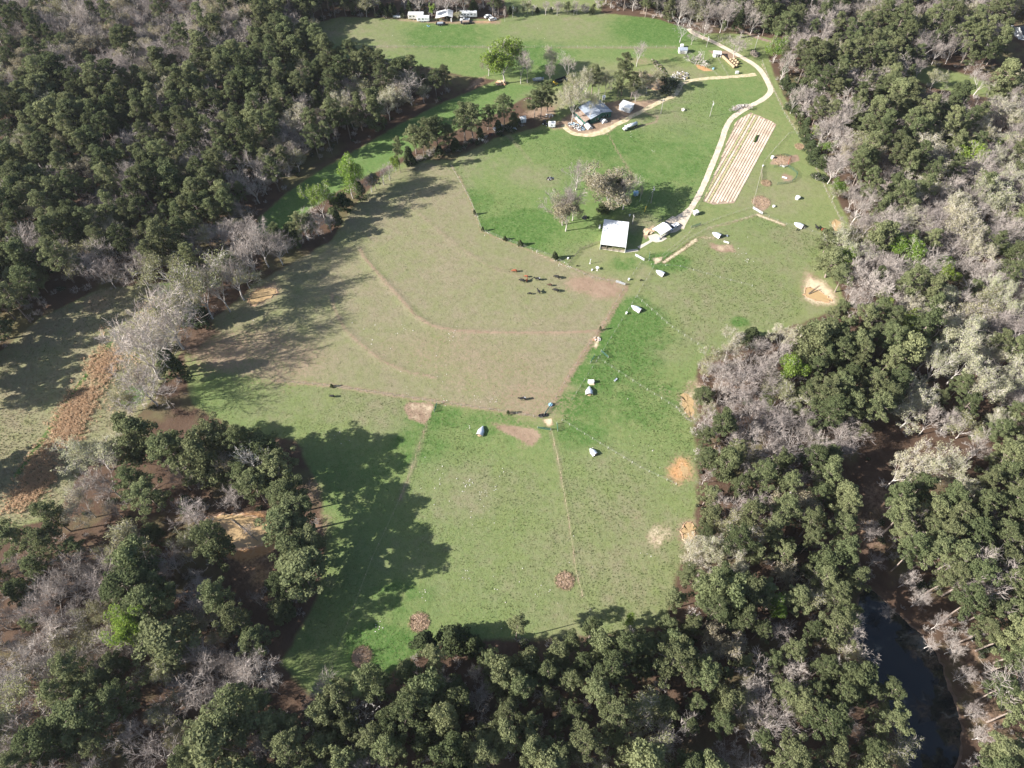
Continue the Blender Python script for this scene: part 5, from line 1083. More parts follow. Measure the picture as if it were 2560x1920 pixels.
# ------------------------------------------------------------------ vehicles
def wheels(o, xs, W, r=.36):
    for x in xs:
        for s in (-1, 1):
            q = MB().tube((x, s*(W/2+.02), r), (x, s*(W/2-.22), r), r, r, 14).build('wheel', M['rubber'], o); MB().tube((x, s*(W/2+.035), r), (x, s*(W/2-.05), r), r*.55, r*.55, 10).build('rim', M['silver_car'], q)
def car(a, b, label, body='white_car', kind='car', cab=None, group=None):
    """a = rear, b = front on the ground"""
    c, an, _ = axis(a, b); o = thing({'car': 'parked_car', 'pickup': 'pickup_truck', 'suv': 'parked_car'}[kind], label, 'truck' if kind == 'pickup' else 'car', c, an, group)
    L, W = {'car': (4.5, 1.8), 'pickup': (5.7, 2.0), 'suv': (4.6, 1.9)}[kind]; h = .95
    low = [(-L/2, .35), (-L/2, h), (-L/2+.15, h+.02), (L*.18, h+.02), (L/2-.25, h-.12), (L/2, h-.3), (L/2, .35), (L/2-.4, .28), (-L/2+.4, .28)]
    if kind == 'pickup':
        low = [(-L/2, .5), (-L/2, .72), (-L*.06, .72), (-L*.06, 1.05), (L*.22, 1.05), (L/2-.2, .98), (L/2, .8), (L/2, .42), (L/2-.4, .35), (-L/2+.4, .45)]
    MB().prism(low, -W/2, W/2).build('body', M[body], o)
    if kind == 'pickup':
        for s in (-1, 1): MB().box((-L*.28, s*(W/2-.05), .92), (L*.43, .1, .42)).build('bed_side', M[body], o)
        MB().box((-L/2+.04, 0, .92), (.08, W-.2, .42)).build('tailgate', M[body], o)
        x0, x1, top = -L*.06, L*.24, 1.75
    else: x0, x1, top = (-L/2+(.25 if kind == 'suv' else .7)), L*.2, (1.7 if kind == 'suv' else 1.45)
    g0 = [(x0, 1.0), (x0+.22, top-.06), (x1-.55, top-.06), (x1, 1.0)]
    MB().prism(g0, -W/2+.1, W/2-.1).build('windows', M['glass'], o)
    MB().rbox(((x0+x1)/2-.16, 0, top-.02), (x1-x0-.75, W-.24, .12), .04).build('roof', M[cab or body], o)
    for s in (-1, 1): MB().box((L/2-.02, s*W*.36, .68), (.08, .34, .16)).build('headlight', M['white_paint'], o); MB().box((-L/2+.0, s*W*.4, .78), (.06, .16, .22)).build('tail_light', M['red_paint'], o); MB().box((x1-.1, s*(W/2+.08), 1.08), (.14, .16, .12)).build('mirror', M[body], o)
    MB().box((L/2+.03, 0, .45), (.12, W*.96, .2)).build('bumper', M['silver_car' if kind == 'pickup' else body], o)
    wheels(o, (-L*.3, L*.31), W, .4 if kind == 'pickup' else .34)
    return o
pk = car((1694,562),(1671,578), 'white pickup truck with a blue hood nosed toward the carport', 'white_car', 'pickup')
ca_ = at(1671,578); hd = MB().box((5.7*.36, 0, 1.02), (1.35, 1.7, .06)).build('hood', M['blue_paint'], pk); hd['label'] = 'bright blue hood'
car((1664,563),(1660,571), 'dark car half hidden behind the carport', 'dark_paint', 'suv')
car((1246,312),(1259,328), 'blue and white old car rusting among the hedgerow pines', 'blue_paint', 'car', 'white_car'); car((1236,322),(1246,334), 'grey old car beside the blue one in the hedgerow', 'silver_car', 'car')
car((1224,52),(1240,49), 'white car parked beside the far tall pines', 'white_car', 'suv'); car((1214,45),(1226,41), 'white car half hidden under the far tall pines', 'white_car', 'car')
car((1172,52),(1152,52), 'blue and white pickup beside the long white camper', 'white_car', 'pickup'); car((2530,78),(2524,62), 'white boat shaped car in the shade of the east trees', 'white_car', 'car')
car((2562,100),(2548,98), 'white car parked beside the east farmhouse', 'white_car', 'suv')
def tractor(px, py, an, label, col):
    o = thing('tractor', label, 'tractor', at(px, py), an); MB().rbox((.7, 0, 1.05), (1.7, .8, .8), .08).build('hood', M[col], o); MB().box((-.5, 0, .9), (1.2, .9, .5)).build('chassis', M['dark_paint'], o)
    MB().box((-.6, 0, 2.2), (1.5, 1.4, .1)).build('roof', M[col], o); MB().box((-.7, 0, 1.2), (.5, .6, .5)).build('seat', M['dark_paint'], o)
    for x, y in ((-1.2, .6), (-1.2, -.6), (.0, .6), (.0, -.6)): MB().tube((x, y, .9), (x, y, 2.2), .04, .04, 5).build('roll_bar', M['dark_paint'], o)
    for s in (-1, 1):
        for x, r in ((-.7, .75), (1.2, .45)): q = MB().tube((x, s*.65, r), (x, s*.95, r), r, r, 14).build('wheel', M['rubber'], o); MB().tube((x, s*.66, r), (x, s*.97, r), r*.5, r*.5, 10).build('rim', M['white_paint'], q)
tractor(1363,312, -.6, 'dark blue tractor beside the small white travel trailer', 'dark_paint'); tractor(1387,214, .3, 'yellow tractor behind the homestead trees', 'yellow_paint')
tt_c, tt_a, tt_L = axis((1561,326),(1591,315)); tt = thing('tank_truck', 'old silver tank truck standing alone in the green field', 'truck', tt_c, tt_a+PI)
MB().tube((-3.6, 0, 1.75), (1.9, 0, 1.75), .85, .85, 16).build('tank', M['galvanised'], tt, True); MB().box((-.6, 0, .75), (7.2, .9, .25)).build('chassis', M['dark_paint'], tt); MB().rbox((2.9, 0, 1.35), (1.3, 1.9, 1.5), .12).build('cab', M['white_car'], tt); MB().rbox((3.9, 0, 1.0), (1.1, 1.5, .8), .12).build('hood', M['white_car'], tt); MB().box((3.57, 0, 1.75), (.08, 1.6, .5)).build('windscreen', M['glass'], tt)
for x in (-2.6, 0, 1.6): MB().tube((x, 0, 2.58), (x, 0, 2.68), .25, .25, 8).build('hatch', M['galvanised'], tt)
wheels(tt, (-2.9, -1.9, 3.6), 2.0, .48)
def flatbed(a, b, label, W=2.3, load=None, mt='dark_paint', sides=.0):
    c, an, L = axis(a, b); o = thing('flatbed_trailer', label, 'trailer', c, an); MB().box((0, 0, .75), (L, W, .15)).build('deck', M[mt], o); MB().box((L/2+.6, 0, .6), (1.3, .12, .12)).build('hitch', M['dark_paint'], o)
    for s in (-1, 1): MB().box((0, s*(W/2-.05), .95+sides/2), (L, .08, .3+sides)).build('side_rail', M[mt], o)
    wheels(o, (-.6, .5), W, .35)
    if load: MB().rbox((-.2, 0, 1.2), (L*.6, W*.7, .7), .1).build('load', M[load], o)
flatbed((1090,63),(1114,62), 'black trailer parked before the open white roofed shed', load='grey_metal'); flatbed((1390,208),(1418,198), 'dark farm trailer behind the homestead trees', sides=.5); flatbed((1332,203),(1360,200), 'grey flatbed of scrap beside the bare trees', mt='grey_metal', load='off_white'); flatbed((983,44),(1002,45), 'low white trailer at the corner of the far field', 1.6, mt='white_paint'); flatbed((1152,60),(1180,58), 'brown trailer of scrap beside the long white camper', load='rust_roof')

# ------------------------------------------------------------------ metal animal shelters
def shelter(px, py, a_deg, label, L=3.4, r=1.25, straw=True):
    """bent sheet-metal hut: arched, open in front, drawn to a point behind (+x)"""
    o = thing('animal_shelter', label, 'shelter', at(px, py), R(a_deg)); k = 12; rings = []; sheets = []
    for i, x in enumerate(np.linspace(-L/2, L/2, 9)):
        t = max(0, (x+L*.02)/(L*.52)); s = (1-t*.93)**.75 if t > 0 else 1.0; rings.append([(x, r*s*math.cos(PI*j/k), r*(.35+.65*s)*1.02*math.sin(PI*j/k)**.9) for j in range(k+1)])
    for i in range(4):
        rg = [[(p[0], p[1]*(1+.012*(i % 2)), p[2]*(1+.012*(i % 2))) for p in q] for q in rings[i*2:i*2+3]]; MB().loft(rg, False, False).build('sheet', M['galvanised'], o, True)
    MB().path([(-L/2-.02, p[1]*1.02, p[2]*1.02) for p in rings[0]], .05, 5).build('front_hoop', M['rust_roof'], o)
    for s in (-1, 1): MB().box((-.3, s*r*1.0, .08), (L*.5, .1, .16)).build('skid', M['timber'], o)
    if straw: MB().ball((-L/2+.4, 0, .06), (.7, .8, .2), 10, 6).build('bedding', M['bale'], o)
for a in [(1203,1078,72,'rounded metal shelter beside the long strip of bare soil',4.2,1.25), (1473,978,88,'broad metal shelter below the white feed box',3.9,1.4), (1482,1130,125,'small pointed metal shelter below the white rail fence',3.2,1.15), (1590,772,139,'long pointed metal shelter beside the lane and a tub',4.6,1.25), (1650,683,138,'pointed metal shelter on dark green grass beside the lane',4.0,1.3), (1791,588,138,'pointed metal shelter beside the pig wallow',4.0,1.35), (1996,564,138,'pointed metal shelter in the cattle pen fence',4.2,1.4)]: shelter(*a)
fb = thing('feed_box', 'white rectangular feed box above the broad metal shelter', 'box', at(1477,957)); MB().rbox((0, 0, .65), (2.2, 1.1, 1.1), .06).build('body', M['white_paint'], fb); MB().box((0, 0, 1.25), (2.3, 1.2, .08)).build('lid', M['white_metal'], fb); MB().box((.3, -.85, .12), (1.9, .5, .24)).build('trough', M['pale_timber'], fb)
def trough(a, b, label, mt='white_paint'):
    c, an, L = axis(a, b); o = thing('trough', label, 'trough', c, an); L = max(L, 1.5)
    for s in (-1, 1): MB().box((0, s*.25, .2), (L, .06, .36)).build('side', M[mt], o); MB().box((s*(L/2), 0, .2), (.06, .56, .36)).build('end', M[mt], o)
    MB().box((0, 0, .08), (L, .5, .06)).build('bottom', M[mt], o); MB().box((0, 0, .24), (L-.1, .44, .02)).build('feed', M[mt], o)
trough((1809,604),(1822,608), 'long white trough beside the pig wallow'); trough((1955,443),(1967,446), 'white trough inside the curved green corral'); trough((1537,952),(1541,948), 'short grey trough in the green paddock', 'galvanised')
def tub(px, py, label, mt='white_paint', r=.6, h=.6, name='tub'):
    o = thing(name, label, 'tub', at(px, py)); MB().tube((0, 0, 0), (0, 0, h), r*.9, r, 14).build('shell', M[mt], o); MB().tube((0, 0, h-.03), (0, 0, h+.04), r*1.06, r*1.06, 14).build('rim', M[mt], o)
for a in [(1376,1013,'blue tub beside the tall pipe gate','light_blue',.7,.55), (1993,497,'large white water tank in the cattle pen','white_paint',1.0,1.2), (1934,517,'small white tub in the cattle pen','white_paint',.6,.6), (1930,396,'white tank beside the red hay rack','white_paint',.7,1.2), (1907,416,'white drum on the plot fence','white_paint',.35,.7), (1572,700,'round white drum in the gateway of the barnyard','white_paint',.4,.8), (1480,676,'white drum on the barnyard fence','white_paint',.35,.6), (1420,647,'white drum on the fence above the barnyard corner','white_paint',.35,.6), (1566,784,'white tub beside the long pointed metal shelter','white_paint',.4,.8), (1783,173,'blue white tub beside the orange digging','light_blue',.5,.7), (1574,540,'white drum behind the barn','white_paint',.35,.8)]: tub(*a)
gb = thing('feed_bin', 'grey bin beside the dirt track near the hay bales', 'bin', at(1842,184)); MB().rbox((0, 0, .6), (1.6, 1.1, 1.2), .08).build('body', M['galvanised'], gb); MB().box((0, 0, 1.23), (1.7, 1.2, .07)).build('lid', M['white_paint'], gb)
# tyre feeders, windmill-like hydrants
for i, (px, py) in enumerate([(1351,1040),(1357,1039),(1364,1038)]):
    o = thing('tyre_feeder', 'black tractor tyre feeder in a row of three by the gate', 'tyre', at(px, py), 0, 'tyre feeders by the gate'); ring = []
    for k in range(14): a = 2*PI*k/14; ring.append([(math.cos(a)*(.62+.2*math.cos(b)), math.sin(a)*(.62+.2*math.cos(b)), .22+.2*math.sin(b)) for b in [2*PI*j/8 for j in range(8)]])
    ring.append(ring[0]); MB().loft(ring, False).build('tread', M['rubber'], o, True); MB().tube((0, 0, .02), (0, 0, .06), .5, .5, 12).build('base', M['dark_paint'], o)
def hydrant(px, py, label, h=1.6):
    o = thing('hydrant', label, 'hydrant', at(px, py)); MB().tube((0, 0, 0), (0, 0, h), .12, .1, 8).build('pipe', M['white_paint'], o); MB().box((.12, 0, h), (.4, .14, .16)).build('head', M['white_paint'], o); MB().tube((0, 0, 0), (0, 0, .1), .4, .4, 10).build('base', M['concrete'], o)
hydrant(1475,659,'white post hydrant standing in the barnyard grass', 2.6); hydrant(1493,676,'white post with a round dish near the barnyard fence', 1.8)
dd = at(1493,673); ds = thing('dish', 'round white dish on the post near the barnyard fence', 'dish', dd); MB().tube((0, 0, .9), (0, 0, 1.0), .7, .75, 16).build('disc', M['white_paint'], ds); MB().tube((0, 0, 0), (0, 0, .9), .08, .08, 6).build('stand', M['grey_metal'], ds)
# curved green corral and red hay rack
def panel_arc(pts, label, col, h=1.4):
    P = [at(*p) for p in pts]; o = thing('corral_panels', label, 'panels', P[0]); b = P[0]
    for a, c in zip(P[:-1], P[1:]):
        for k in range(5): MB().tube(a-b+Vector((0, 0, .25+k*(h-.25)/4)), c-b+Vector((0, 0, .25+k*(h-.25)/4)), .03, .03, 5).build('rail', M[col], o)
        MB().tube(a-b, a-b+Vector((0, 0, h+.1)), .045, .045, 6).build('upright', M[col], o)
    MB().tube(P[-1]-b, P[-1]-b+Vector((0, 0, h+.1)), .045, .045, 6).build('upright', M[col], o)
panel_arc([(1943,462),(1962,460),(1980,455),(1990,446),(1992,436),(1982,426),(1970,418),(1950,417),(1934,420)], 'curved green pipe corral panels round the white trough', 'green_paint'); panel_arc([(1906,420),(1903,432),(1904,445),(1903,452)], 'short run of dark pipe panels beside the hay litter', 'timber'); panel_arc([(1936,392),(1960,388),(1978,394)], 'dark pipe panels behind the red hay rack', 'dark_paint', 1.1)
panel_arc([(1969,414),(1972,404),(1976,396)], 'red pipe hay rack at the end of the straw', 'red_paint', 1.5); panel_arc([(1950,416),(1960,419),(1968,415)], 'white pipe panels at the foot of the red hay rack', 'white_paint', .9)
# ------------------------------------------------------------------ hay
def hay_patch(px, py, r, label, seed, mt='hay'):
    g = random.Random(seed); o = thing('hay_patch', label, 'hay', at(px, py)); n = 40; vs = [(0, 0, .14)]; fs = []
    rad = [r*g.uniform(.86, 1.12) for _ in range(n)]
    for f, z in ((.5, .13), (.85, .1), (1.0, .0)):
        for k in range(n): a = 2*PI*k/n; vs.append((rad[k]*f*math.cos(a), rad[k]*f*math.sin(a), max(0.005, z*g.uniform(.4, 1.5))))
    for k in range(n): fs.append((0, 1+k, 1+(k+1) % n))
    for j in (0, 1):
        for k in range(n): a = 1+j*n+k; b = 1+j*n+(k+1) % n; fs.append((a, a+n, b+n, b))
    MB().add(vs, fs).build('mat', M[mt], o); st = MB()
    for i in range(700):
        a = g.uniform(0, 2*PI); q = r*math.sqrt(g.random())*1.1; x, y = q*math.cos(a), q*math.sin(a); an = g.uniform(0, PI); l = g.uniform(.2, .6); w_ = .035; z = g.uniform(.08, .25)
        dx, dy = math.cos(an)*l, math.sin(an)*l; st.add([(x-dx-dy*w_, y-dy+dx*w_, z), (x+dx-dy*w_, y+dy+dx*w_, z+g.uniform(-.1, .2)), (x+dx+dy*w_, y+dy-dx*w_, z+.02), (x-dx+dy*w_, y-dy-dx*w_, z)], [(0, 1, 2, 3)])
    tag(st.build('straws', M['bale'], o), kind='stuff')
hay_patch(1412,1452,3.0,'round patch of old hay beside the faint dividing fence',1); hay_patch(1048,1556,3.0,'round patch of old hay at the edge of the south wood',2); hay_patch(905,1642,3.0,'round patch of old hay on the brightest green grass',3); hay_patch(2000,367,2.4,'purplish old hay patch in the cattle pen above the red rack',4); hay_patch(1915,458,2.2,'brown hay patch against the plot fence',5); hay_patch(1903,505,4.0,'brown trampled hay in the corner of the cattle pen',6); hay_patch(1955,402,4.2,'reddish straw strewn beside the red hay rack',7); mx_ = None
def bale(p, an, label, grp):
    o = thing('hay_bale', label, 'hay bale', p, an, grp); k = 16; rings = []
    for x, s in ((-.62, .9), (-.55, 1.0), (.55, 1.0), (.62, .9)): rings.append([(x, .75*s*math.cos(2*PI*j/k), .75+.75*s*math.sin(2*PI*j/k)) for j in range(k)])
    MB().loft(rings).build('roll', M['bale'], o, True)
    for x in (-.3, .3): MB().path([(x, .76*math.cos(2*PI*j/12), .75+.76*math.sin(2*PI*j/12)) for j in range(13)], .02, 4).build('twine', M['pale_timber'], o)
for (a, b, n, w_) in [((1804,142),(1834,170),10,'longest'), ((1826,153),(1841,167),4,'second'), ((1835,151),(1844,160),3,'shortest')]:
    A_, B_ = at(*a), at(*b); an = math.atan2(B_.y-A_.y, B_.x-A_.x)
    for i in range(n): bale(A_.lerp(B_, i/(n-1)), an, f'round tan hay bale in the {w_} row beside the lane', f'round bales in the {w_} row')
# ------------------------------------------------------------------ utility poles and wires
POLES = []
def pole(px, py, ty, label, lamp=True):
    b = at(px, py); h = height_of(b, ty); o = thing('utility_pole', label, 'pole', b); MB().tube((0, 0, -.2), (0, 0, h), .17, .11, 8).build('shaft', M['grey_timber'], o)
    MB().box((0, 0, h-.5), (.12, 1.6, .12), .4).build('crossarm', M['grey_timber'], o)
    if lamp: MB().tube((.32, 0, h-2.2), (.32, 0, h-1.2), .24, .24, 10).build('transformer', M['white_paint'], o)
    for s in (-1, 1): MB().tube((0, s*.6, h-.42), (0, s*.6, h-.2), .05, .04, 6).build('insulator', M['white_paint'], o)
    POLES.append(Vector((b.x, b.y, h-.25))); return o
pole(1627,508,466,'utility pole in the shadow of the large tan tree'); pole(1774.5,291,253,'utility pole with a transformer beside the bend of the lane'); pole(1652,284,248,'plain utility pole in the green field below the homestead',False); pole(1766,118,91,'utility pole beside the bare trees and the coop'); pole(1887,122,89,'utility pole beside the dark wood heap',False); pole(1282,44,12,'utility pole beyond the far campers'); pole(1581,560,538,'short utility pole behind the barn roof',False)
def wire(a, b, label):
    o = thing('power_line', label, 'wire', a); mb = MB(); pts = [a.lerp(b, i/12)-a+Vector((0, 0, -1.2*4*(i/12)*(1-i/12))) for i in range(13)]; mb.path(pts, .012, 3); mb.build('cable', M['dark_paint'], o)
wire(POLES[0], POLES[1], 'power line between the tan tree and the lane bend pole'); wire(POLES[1], POLES[3], 'power line between the lane bend and the coop pole'); wire(POLES[0], POLES[6], 'power line down to the pole behind the barn'); wire(POLES[1], POLES[2], 'power line toward the plain pole in the green field')
gy_ = thing('guy_guard', 'yellow guy wire guard standing on the grass by the pole', 'guard', at(1611,531)); MB().tube((0, 0, 0), (.6, 1.5, 2.4), .07, .07, 6).build('sleeve', M['yellow_paint'], gy_); MB().tube((.6, 1.5, 2.4), tuple(POLES[0]-at(1611,531)), .012, .012, 3).build('wire', M['galvanised'], gy_)
# ------------------------------------------------------------------ cattle
def cow_mesh(graze, seed):
    """one skin grown over a stick skeleton"""
    P = {'rump': (-.85, 0, 1.12), 'hip': (-.6, 0, 1.15), 'belly': (0, 0, 1.02), 'chest': (.55, 0, 1.02), 'withers': (.75, 0, 1.18), 'neck': (1.05, 0, 1.2 if not graze else .95), 'poll': (1.35, 0, 1.42 if not graze else .55), 'muzzle': (1.72, 0, 1.25 if not graze else .18), 'tail': (-.98, 0, .9), 'tail2': (-1.0, 0, .5)}
    Rr = {'rump': .30, 'hip': .36, 'belly': .42, 'chest': .38, 'withers': .30, 'neck': .21, 'poll': .16, 'muzzle': .10, 'tail': .04, 'tail2': .05}
    E = [('belly', 'hip'), ('hip', 'rump'), ('belly', 'chest'), ('chest', 'withers'), ('withers', 'neck'), ('neck', 'poll'), ('poll', 'muzzle'), ('rump', 'tail'), ('tail', 'tail2')]
    g = random.Random(seed)
    for s, nm in ((1, 'l'), (-1, 'r')):
        st = g.uniform(-.12, .12)
        P.update({'fs'+nm: (.6, s*.2, .8), 'fk'+nm: (.62+st, s*.2, .42), 'fh'+nm: (.6+st*1.6, s*.2, .04), 'bs'+nm: (-.65, s*.2, .85), 'bk'+nm: (-.72-st, s*.21, .48), 'bh'+nm: (-.66-st, s*.2, .04), 'ear'+nm: (1.28, s*.27, P['poll'][2]+.02)})
        Rr.update({'fs'+nm: .15, 'fk'+nm: .075, 'fh'+nm: .065, 'bs'+nm: .19, 'bk'+nm: .085, 'bh'+nm: .065, 'ear'+nm: .05}); E += [('chest', 'fs'+nm), ('fs'+nm, 'fk'+nm), ('fk'+nm, 'fh'+nm), ('hip', 'bs'+nm), ('bs'+nm, 'bk'+nm), ('bk'+nm, 'bh'+nm), ('poll', 'ear'+nm)]
    K = list(P); me = bpy.data.meshes.new('cow'); me.from_pydata([P[k] for k in K], [(K.index(a), K.index(b)) for a, b in E], [])
    ob = bpy.data.objects.new('cow_skin', me); C.objects.link(ob); sk = ob.modifiers.new('s', 'SKIN'); sub = ob.modifiers.new('b', 'SUBSURF'); sub.levels = 1
    for i, k in enumerate(K): v = me.skin_vertices[0].data[i]; v.radius = (Rr[k], Rr[k]*(1.0 if k not in ('belly', 'chest') else 1.05)); v.use_root = (k == 'belly')
    dg = bpy.context.evaluated_depsgraph_get(); dg.update(); out = bpy.data.meshes.new_from_object(ob.evaluated_get(dg)); bpy.data.objects.remove(ob); out.materials.clear()
    out.polygons.foreach_set('use_smooth', np.ones(len(out.polygons), dtype=bool)); return out
COW = {}
def cow(px, py, deg, s, col, graze, label, grp=None, extra=None):
    k = (graze, col)
    if k not in COW: COW[k] = cow_mesh(graze, len(COW)); COW[k].materials.append(M[col])
    o = link('cow', COW[k]); tag(o, label, 'cow', grp); o.location = at(px, py); o.rotation_euler = (0, 0, R(deg)); o.scale = (s, s, s); return o
cow(1287,680,170,1.0,'cow_red',True,'red cow with a pale face grazing at the end of the herd'); cow(1316,693,160,.75,'cow_red',True,'smaller red calf grazing beside the black cow'); cow(1317,703,80,.8,'cow_red',False,'red calf standing between the black cow and belted cow'); cow(1306,705,150,1.15,'cow_black',True,'black cow grazing beside the two red calves'); cow(1344,701,175,1.15,'cow_belted',False,'black and white belted cow in the middle of the herd')
cow(1393,696,150,1.15,'cow_black',True,'black cow grazing at the end of the herd toward the barnyard'); cow(1375,715,165,.85,'cow_brown',True,'dark brown cow in the middle of the herd'); cow(1390,729,150,1.1,'cow_black',True,'black cow grazing below the dark brown cow'); cow(1347,732,120,1.0,'cow_black',False,'black cow standing broadside below the belted cow'); cow(1325,736,170,.75,'cow_black',True,'small black calf lowest of the herd')
cow(1307,1000,185,1.2,'cow_belted',False,'black and white cow alone near the tyre feeders'); cow(832,993,170,.9,'cow_black',True,'lone black cow on the green pasture below the fence'); cow(2041,573,110,1.1,'cow_black',False,'black cow beside the brown square pool'); cow(2057,577,10,1.0,'cow_red',True,'red cow grazing beside the brown square pool'); cow(1992,576,60,.6,'cow_black',False,'small dark calf below the cattle pen shelter')
cow(1443,666,30,.5,'cow_black',True,'tiny black calf in the barnyard grass'); cow(1602,702,20,.55,'cow_black',True,'tiny black calf in the lane')
# ------------------------------------------------------------------ heaps
def heap(name, px, py, rx, ry, h, label, cat, mats, n, seed, size=(.2, .7), flat=.5, rz=0.0):
    """a pile of loose pieces; one part for each colour of piece"""
    g = random.Random(seed); o = thing(name, label, cat, at(px, py), rz); parts = [MB() for _ in mats]
    for i in range(n):
        a = g.uniform(0, 2*PI); q = math.sqrt(g.random()); x, y = rx*q*math.cos(a), ry*q*math.sin(a); z = h*(1-q*q)*g.uniform(.2, 1)
        d = (g.uniform(*size), g.uniform(*size), g.uniform(*size)*flat); Mx = Matrix.Translation((x, y, z+d[2]/2)) @ Matrix.Rotation(g.uniform(0, 6.28), 4, 'Z') @ Matrix.Rotation(g.gauss(0, .4), 4, 'X'); g.choice(parts).box((0, 0, 0), d, 0, Mx)
    for mb, mt in zip(parts, mats):
        if mb.v: tag(mb.build('pieces', M[mt], o), kind='stuff')
heap('rubbish_heap', 1441,317,5.0,2.4,.8,'heap of white and dark rubbish before the homestead','rubbish heap',['white_paint','off_white','dark_paint','light_blue','rust_roof'],240,1,rz=-.6); heap('log_heap',1252,209,2.6,1.6,1.4,'reddish log heap at the foot of the large round green tree','log heap',['rust_roof','pale_timber','clay'],60,2,(.3,1.8),.3)
heap('wood_heap',1886,136,2.6,1.6,1.6,'dark brown wood heap beside the lane','wood heap',['timber','brush','dark_paint'],90,3,(.3,1.6),.4,rz=-1.1); heap('ash_heap',1374,447,1.6,1.1,.5,'burnt ash heap in the worn spot of the green field','ash heap',['grey_metal','timber','dark_inside'],50,4,(.2,.7)); heap('scrap_heap',1372,290,2.2,1.5,.7,'white scrap in the shade beside the homestead pines','scrap heap',['white_paint','grey_metal'],20,5); heap('scrap_heap',1201,350,1.8,.8,.6,'pale scrap at the foot of the hedgerow pines','scrap heap',['white_paint','off_white','grey_metal'],14,6,(.4,1.2)); heap('scrap_heap',1228,337,1.0,1.0,.8,'red scrap machine at the hedgerow edge','scrap heap',['red_paint','dark_paint'],16,7,(.3,.9)); heap('scrap_heap',1287,323,1.2,.7,.5,'light blue scrap at the hedgerow edge below the shed','scrap heap',['light_blue','white_paint'],8,8,(.4,1.0))
heap('brush_heap',1700,190,5.0,4.0,1.0,'pale dead brush heap beside the dirt track','brush heap',['brush','dry_grass','off_white'],300,9,(.08,1.8),.12,rz=.5); heap('brush_heap',1850,268,4.5,1.4,.9,'grey brush heap in the field inside the lane bend','brush heap',['brush','dead_wood'],140,10,(.06,1.6),.12,rz=.4); heap('brush_heap',1650,170,1.6,9.0,.7,'long strip of dead brush running down to the small pool','brush heap',['brush','dry_grass','weed'],320,11,(.08,1.4),.15,rz=.35)
heap('timber_stack',1620,579,2.0,1.6,.3,'orange boards laid on the ground beside the carport','timber',['pale_timber','clay'],26,12,(.2,2.4),.1,rz=.6); heap('junk',1462,545,1.3,.9,.7,'black machinery under the bare trees by the barn','machinery',['dark_paint','rubber'],18,13,(.3,1.1)); heap('junk',1505,618,1.0,.6,.6,'dark clutter at the corner of the open barn front','clutter',['dark_paint','off_white','grey_metal'],14,14,(.25,.7))
heap('rock_heap',1492,848,1.8,1.1,.4,'pale rubble in the eroded lane gateway','rubble',['stone','spoil'],40,15,(.2,.7)); heap('scrap_heap',1070,66,1.0,.6,.4,'small blue white scrap on the far field','scrap heap',['light_blue'],5,16,(.3,.8)); heap('scrap_heap',1816,590,.9,.6,.5,'grey scrap beside the pig shelter','scrap heap',['grey_metal','dark_paint'],8,17,(.2,.6)); heap('rock_heap',1708,276,.9,.7,.2,'pale flat rock beside the plain utility pole','rock',['stone'],5,18,(.6,1.4))
lg = thing('fallen_log', 'dark fallen log lying across the orange pool', 'log', at(580,1300)); d = at(645,1352)-at(580,1300); MB().tube((0, 0, .25), tuple(d+Vector((0, 0, .2))), .22, .12, 7).build('trunk', M['timber'], lg); MB().tube(tuple(d*.6+Vector((0, 0, .2))), tuple(d*.6+Vector((1.8, .5, .9))), .08, .03, 5).build('branch', M['timber'], lg)
for i, (a, b) in enumerate([((2020,735),(2046,715)), ((2021,736),(2050,724))]):
    A_ = at(*a); d = at(*b)-A_; lg = thing('log_pole', 'straight dark pole lying in the muddy tan pool', 'log', A_, 0, 'poles lying in the tan pool'); MB().tube((0, 0, .3), tuple(d+Vector((0, 0, .35))), .14, .1, 6).build('stem', M['timber'], lg)

# ------------------------------------------------------------------ grass tufts, weeds, stones (too many to count)
def scatter(name, label, poly, n, mt, hgt, wid, blades=3, seed=1, lean=.5, dens=None, avoid=(), jit=0.0):
    g = np.random.default_rng(seed); P = gpoly(poly); lo, hi = P.min(0), P.max(0); x = g.uniform(lo[0], hi[0], n*3); y = g.uniform(lo[1], hi[1], n*3); k = inside(x, y, P)
    if dens is not None: k &= dens(x, y, g)
    x, y = x[k][:n], y[k][:n]; m = len(x); x = x+g.normal(0, jit, m) if jit else x; y = y+g.normal(0, jit, m) if jit else y; x = np.repeat(x, blades)+g.normal(0, wid*.6, m*blades); y = np.repeat(y, blades)+g.normal(0, wid*.6, m*blades); a = g.uniform(0, 2*PI, m*blades); h = hgt*g.uniform(.5, 1.4, m*blades); w_ = wid*g.uniform(.3, .8, m*blades); lx, ly = g.normal(0, lean, m*blades)*h, g.normal(0, lean, m*blades)*h
    iz = np.array([gz(q, r) for q, r in zip(x, y)]) if 'pasture' in name else 0
    dx, dy = np.cos(a)*w_, np.sin(a)*w_; Zb = np.zeros_like(x)+iz
    V = np.stack([np.stack([x-dx, y-dy, Zb-.02], 1), np.stack([x+dx, y+dy, Zb-.02], 1), np.stack([x+dx*.5+lx, y+dy*.5+ly, Zb+h], 1), np.stack([x-dx*.5+lx, y-dy*.5+ly, Zb+h*.9], 1)], 1).reshape(-1, 3)
    o = link(name, mesh_np(name, V, np.arange(len(V)).reshape(-1, 4), [M[mt]])); return tag(o, label, None, None, 'stuff')
def patchy(sc, cut):
    ph = random.Random(int(sc*1000)).uniform(0, 9)
    return lambda x, y, g: (np.sin(x*sc+ph)*np.cos(y*sc*1.3+ph)+np.sin((x+y)*sc*.7)*.7+g.normal(0, .5, len(x))) > cut
STRAWBELT = [(245,880),(290,885),(255,985),(200,1080),(150,1170),(90,1250),(20,1290),(20,1260),(70,1170),(110,1100),(180,990)]
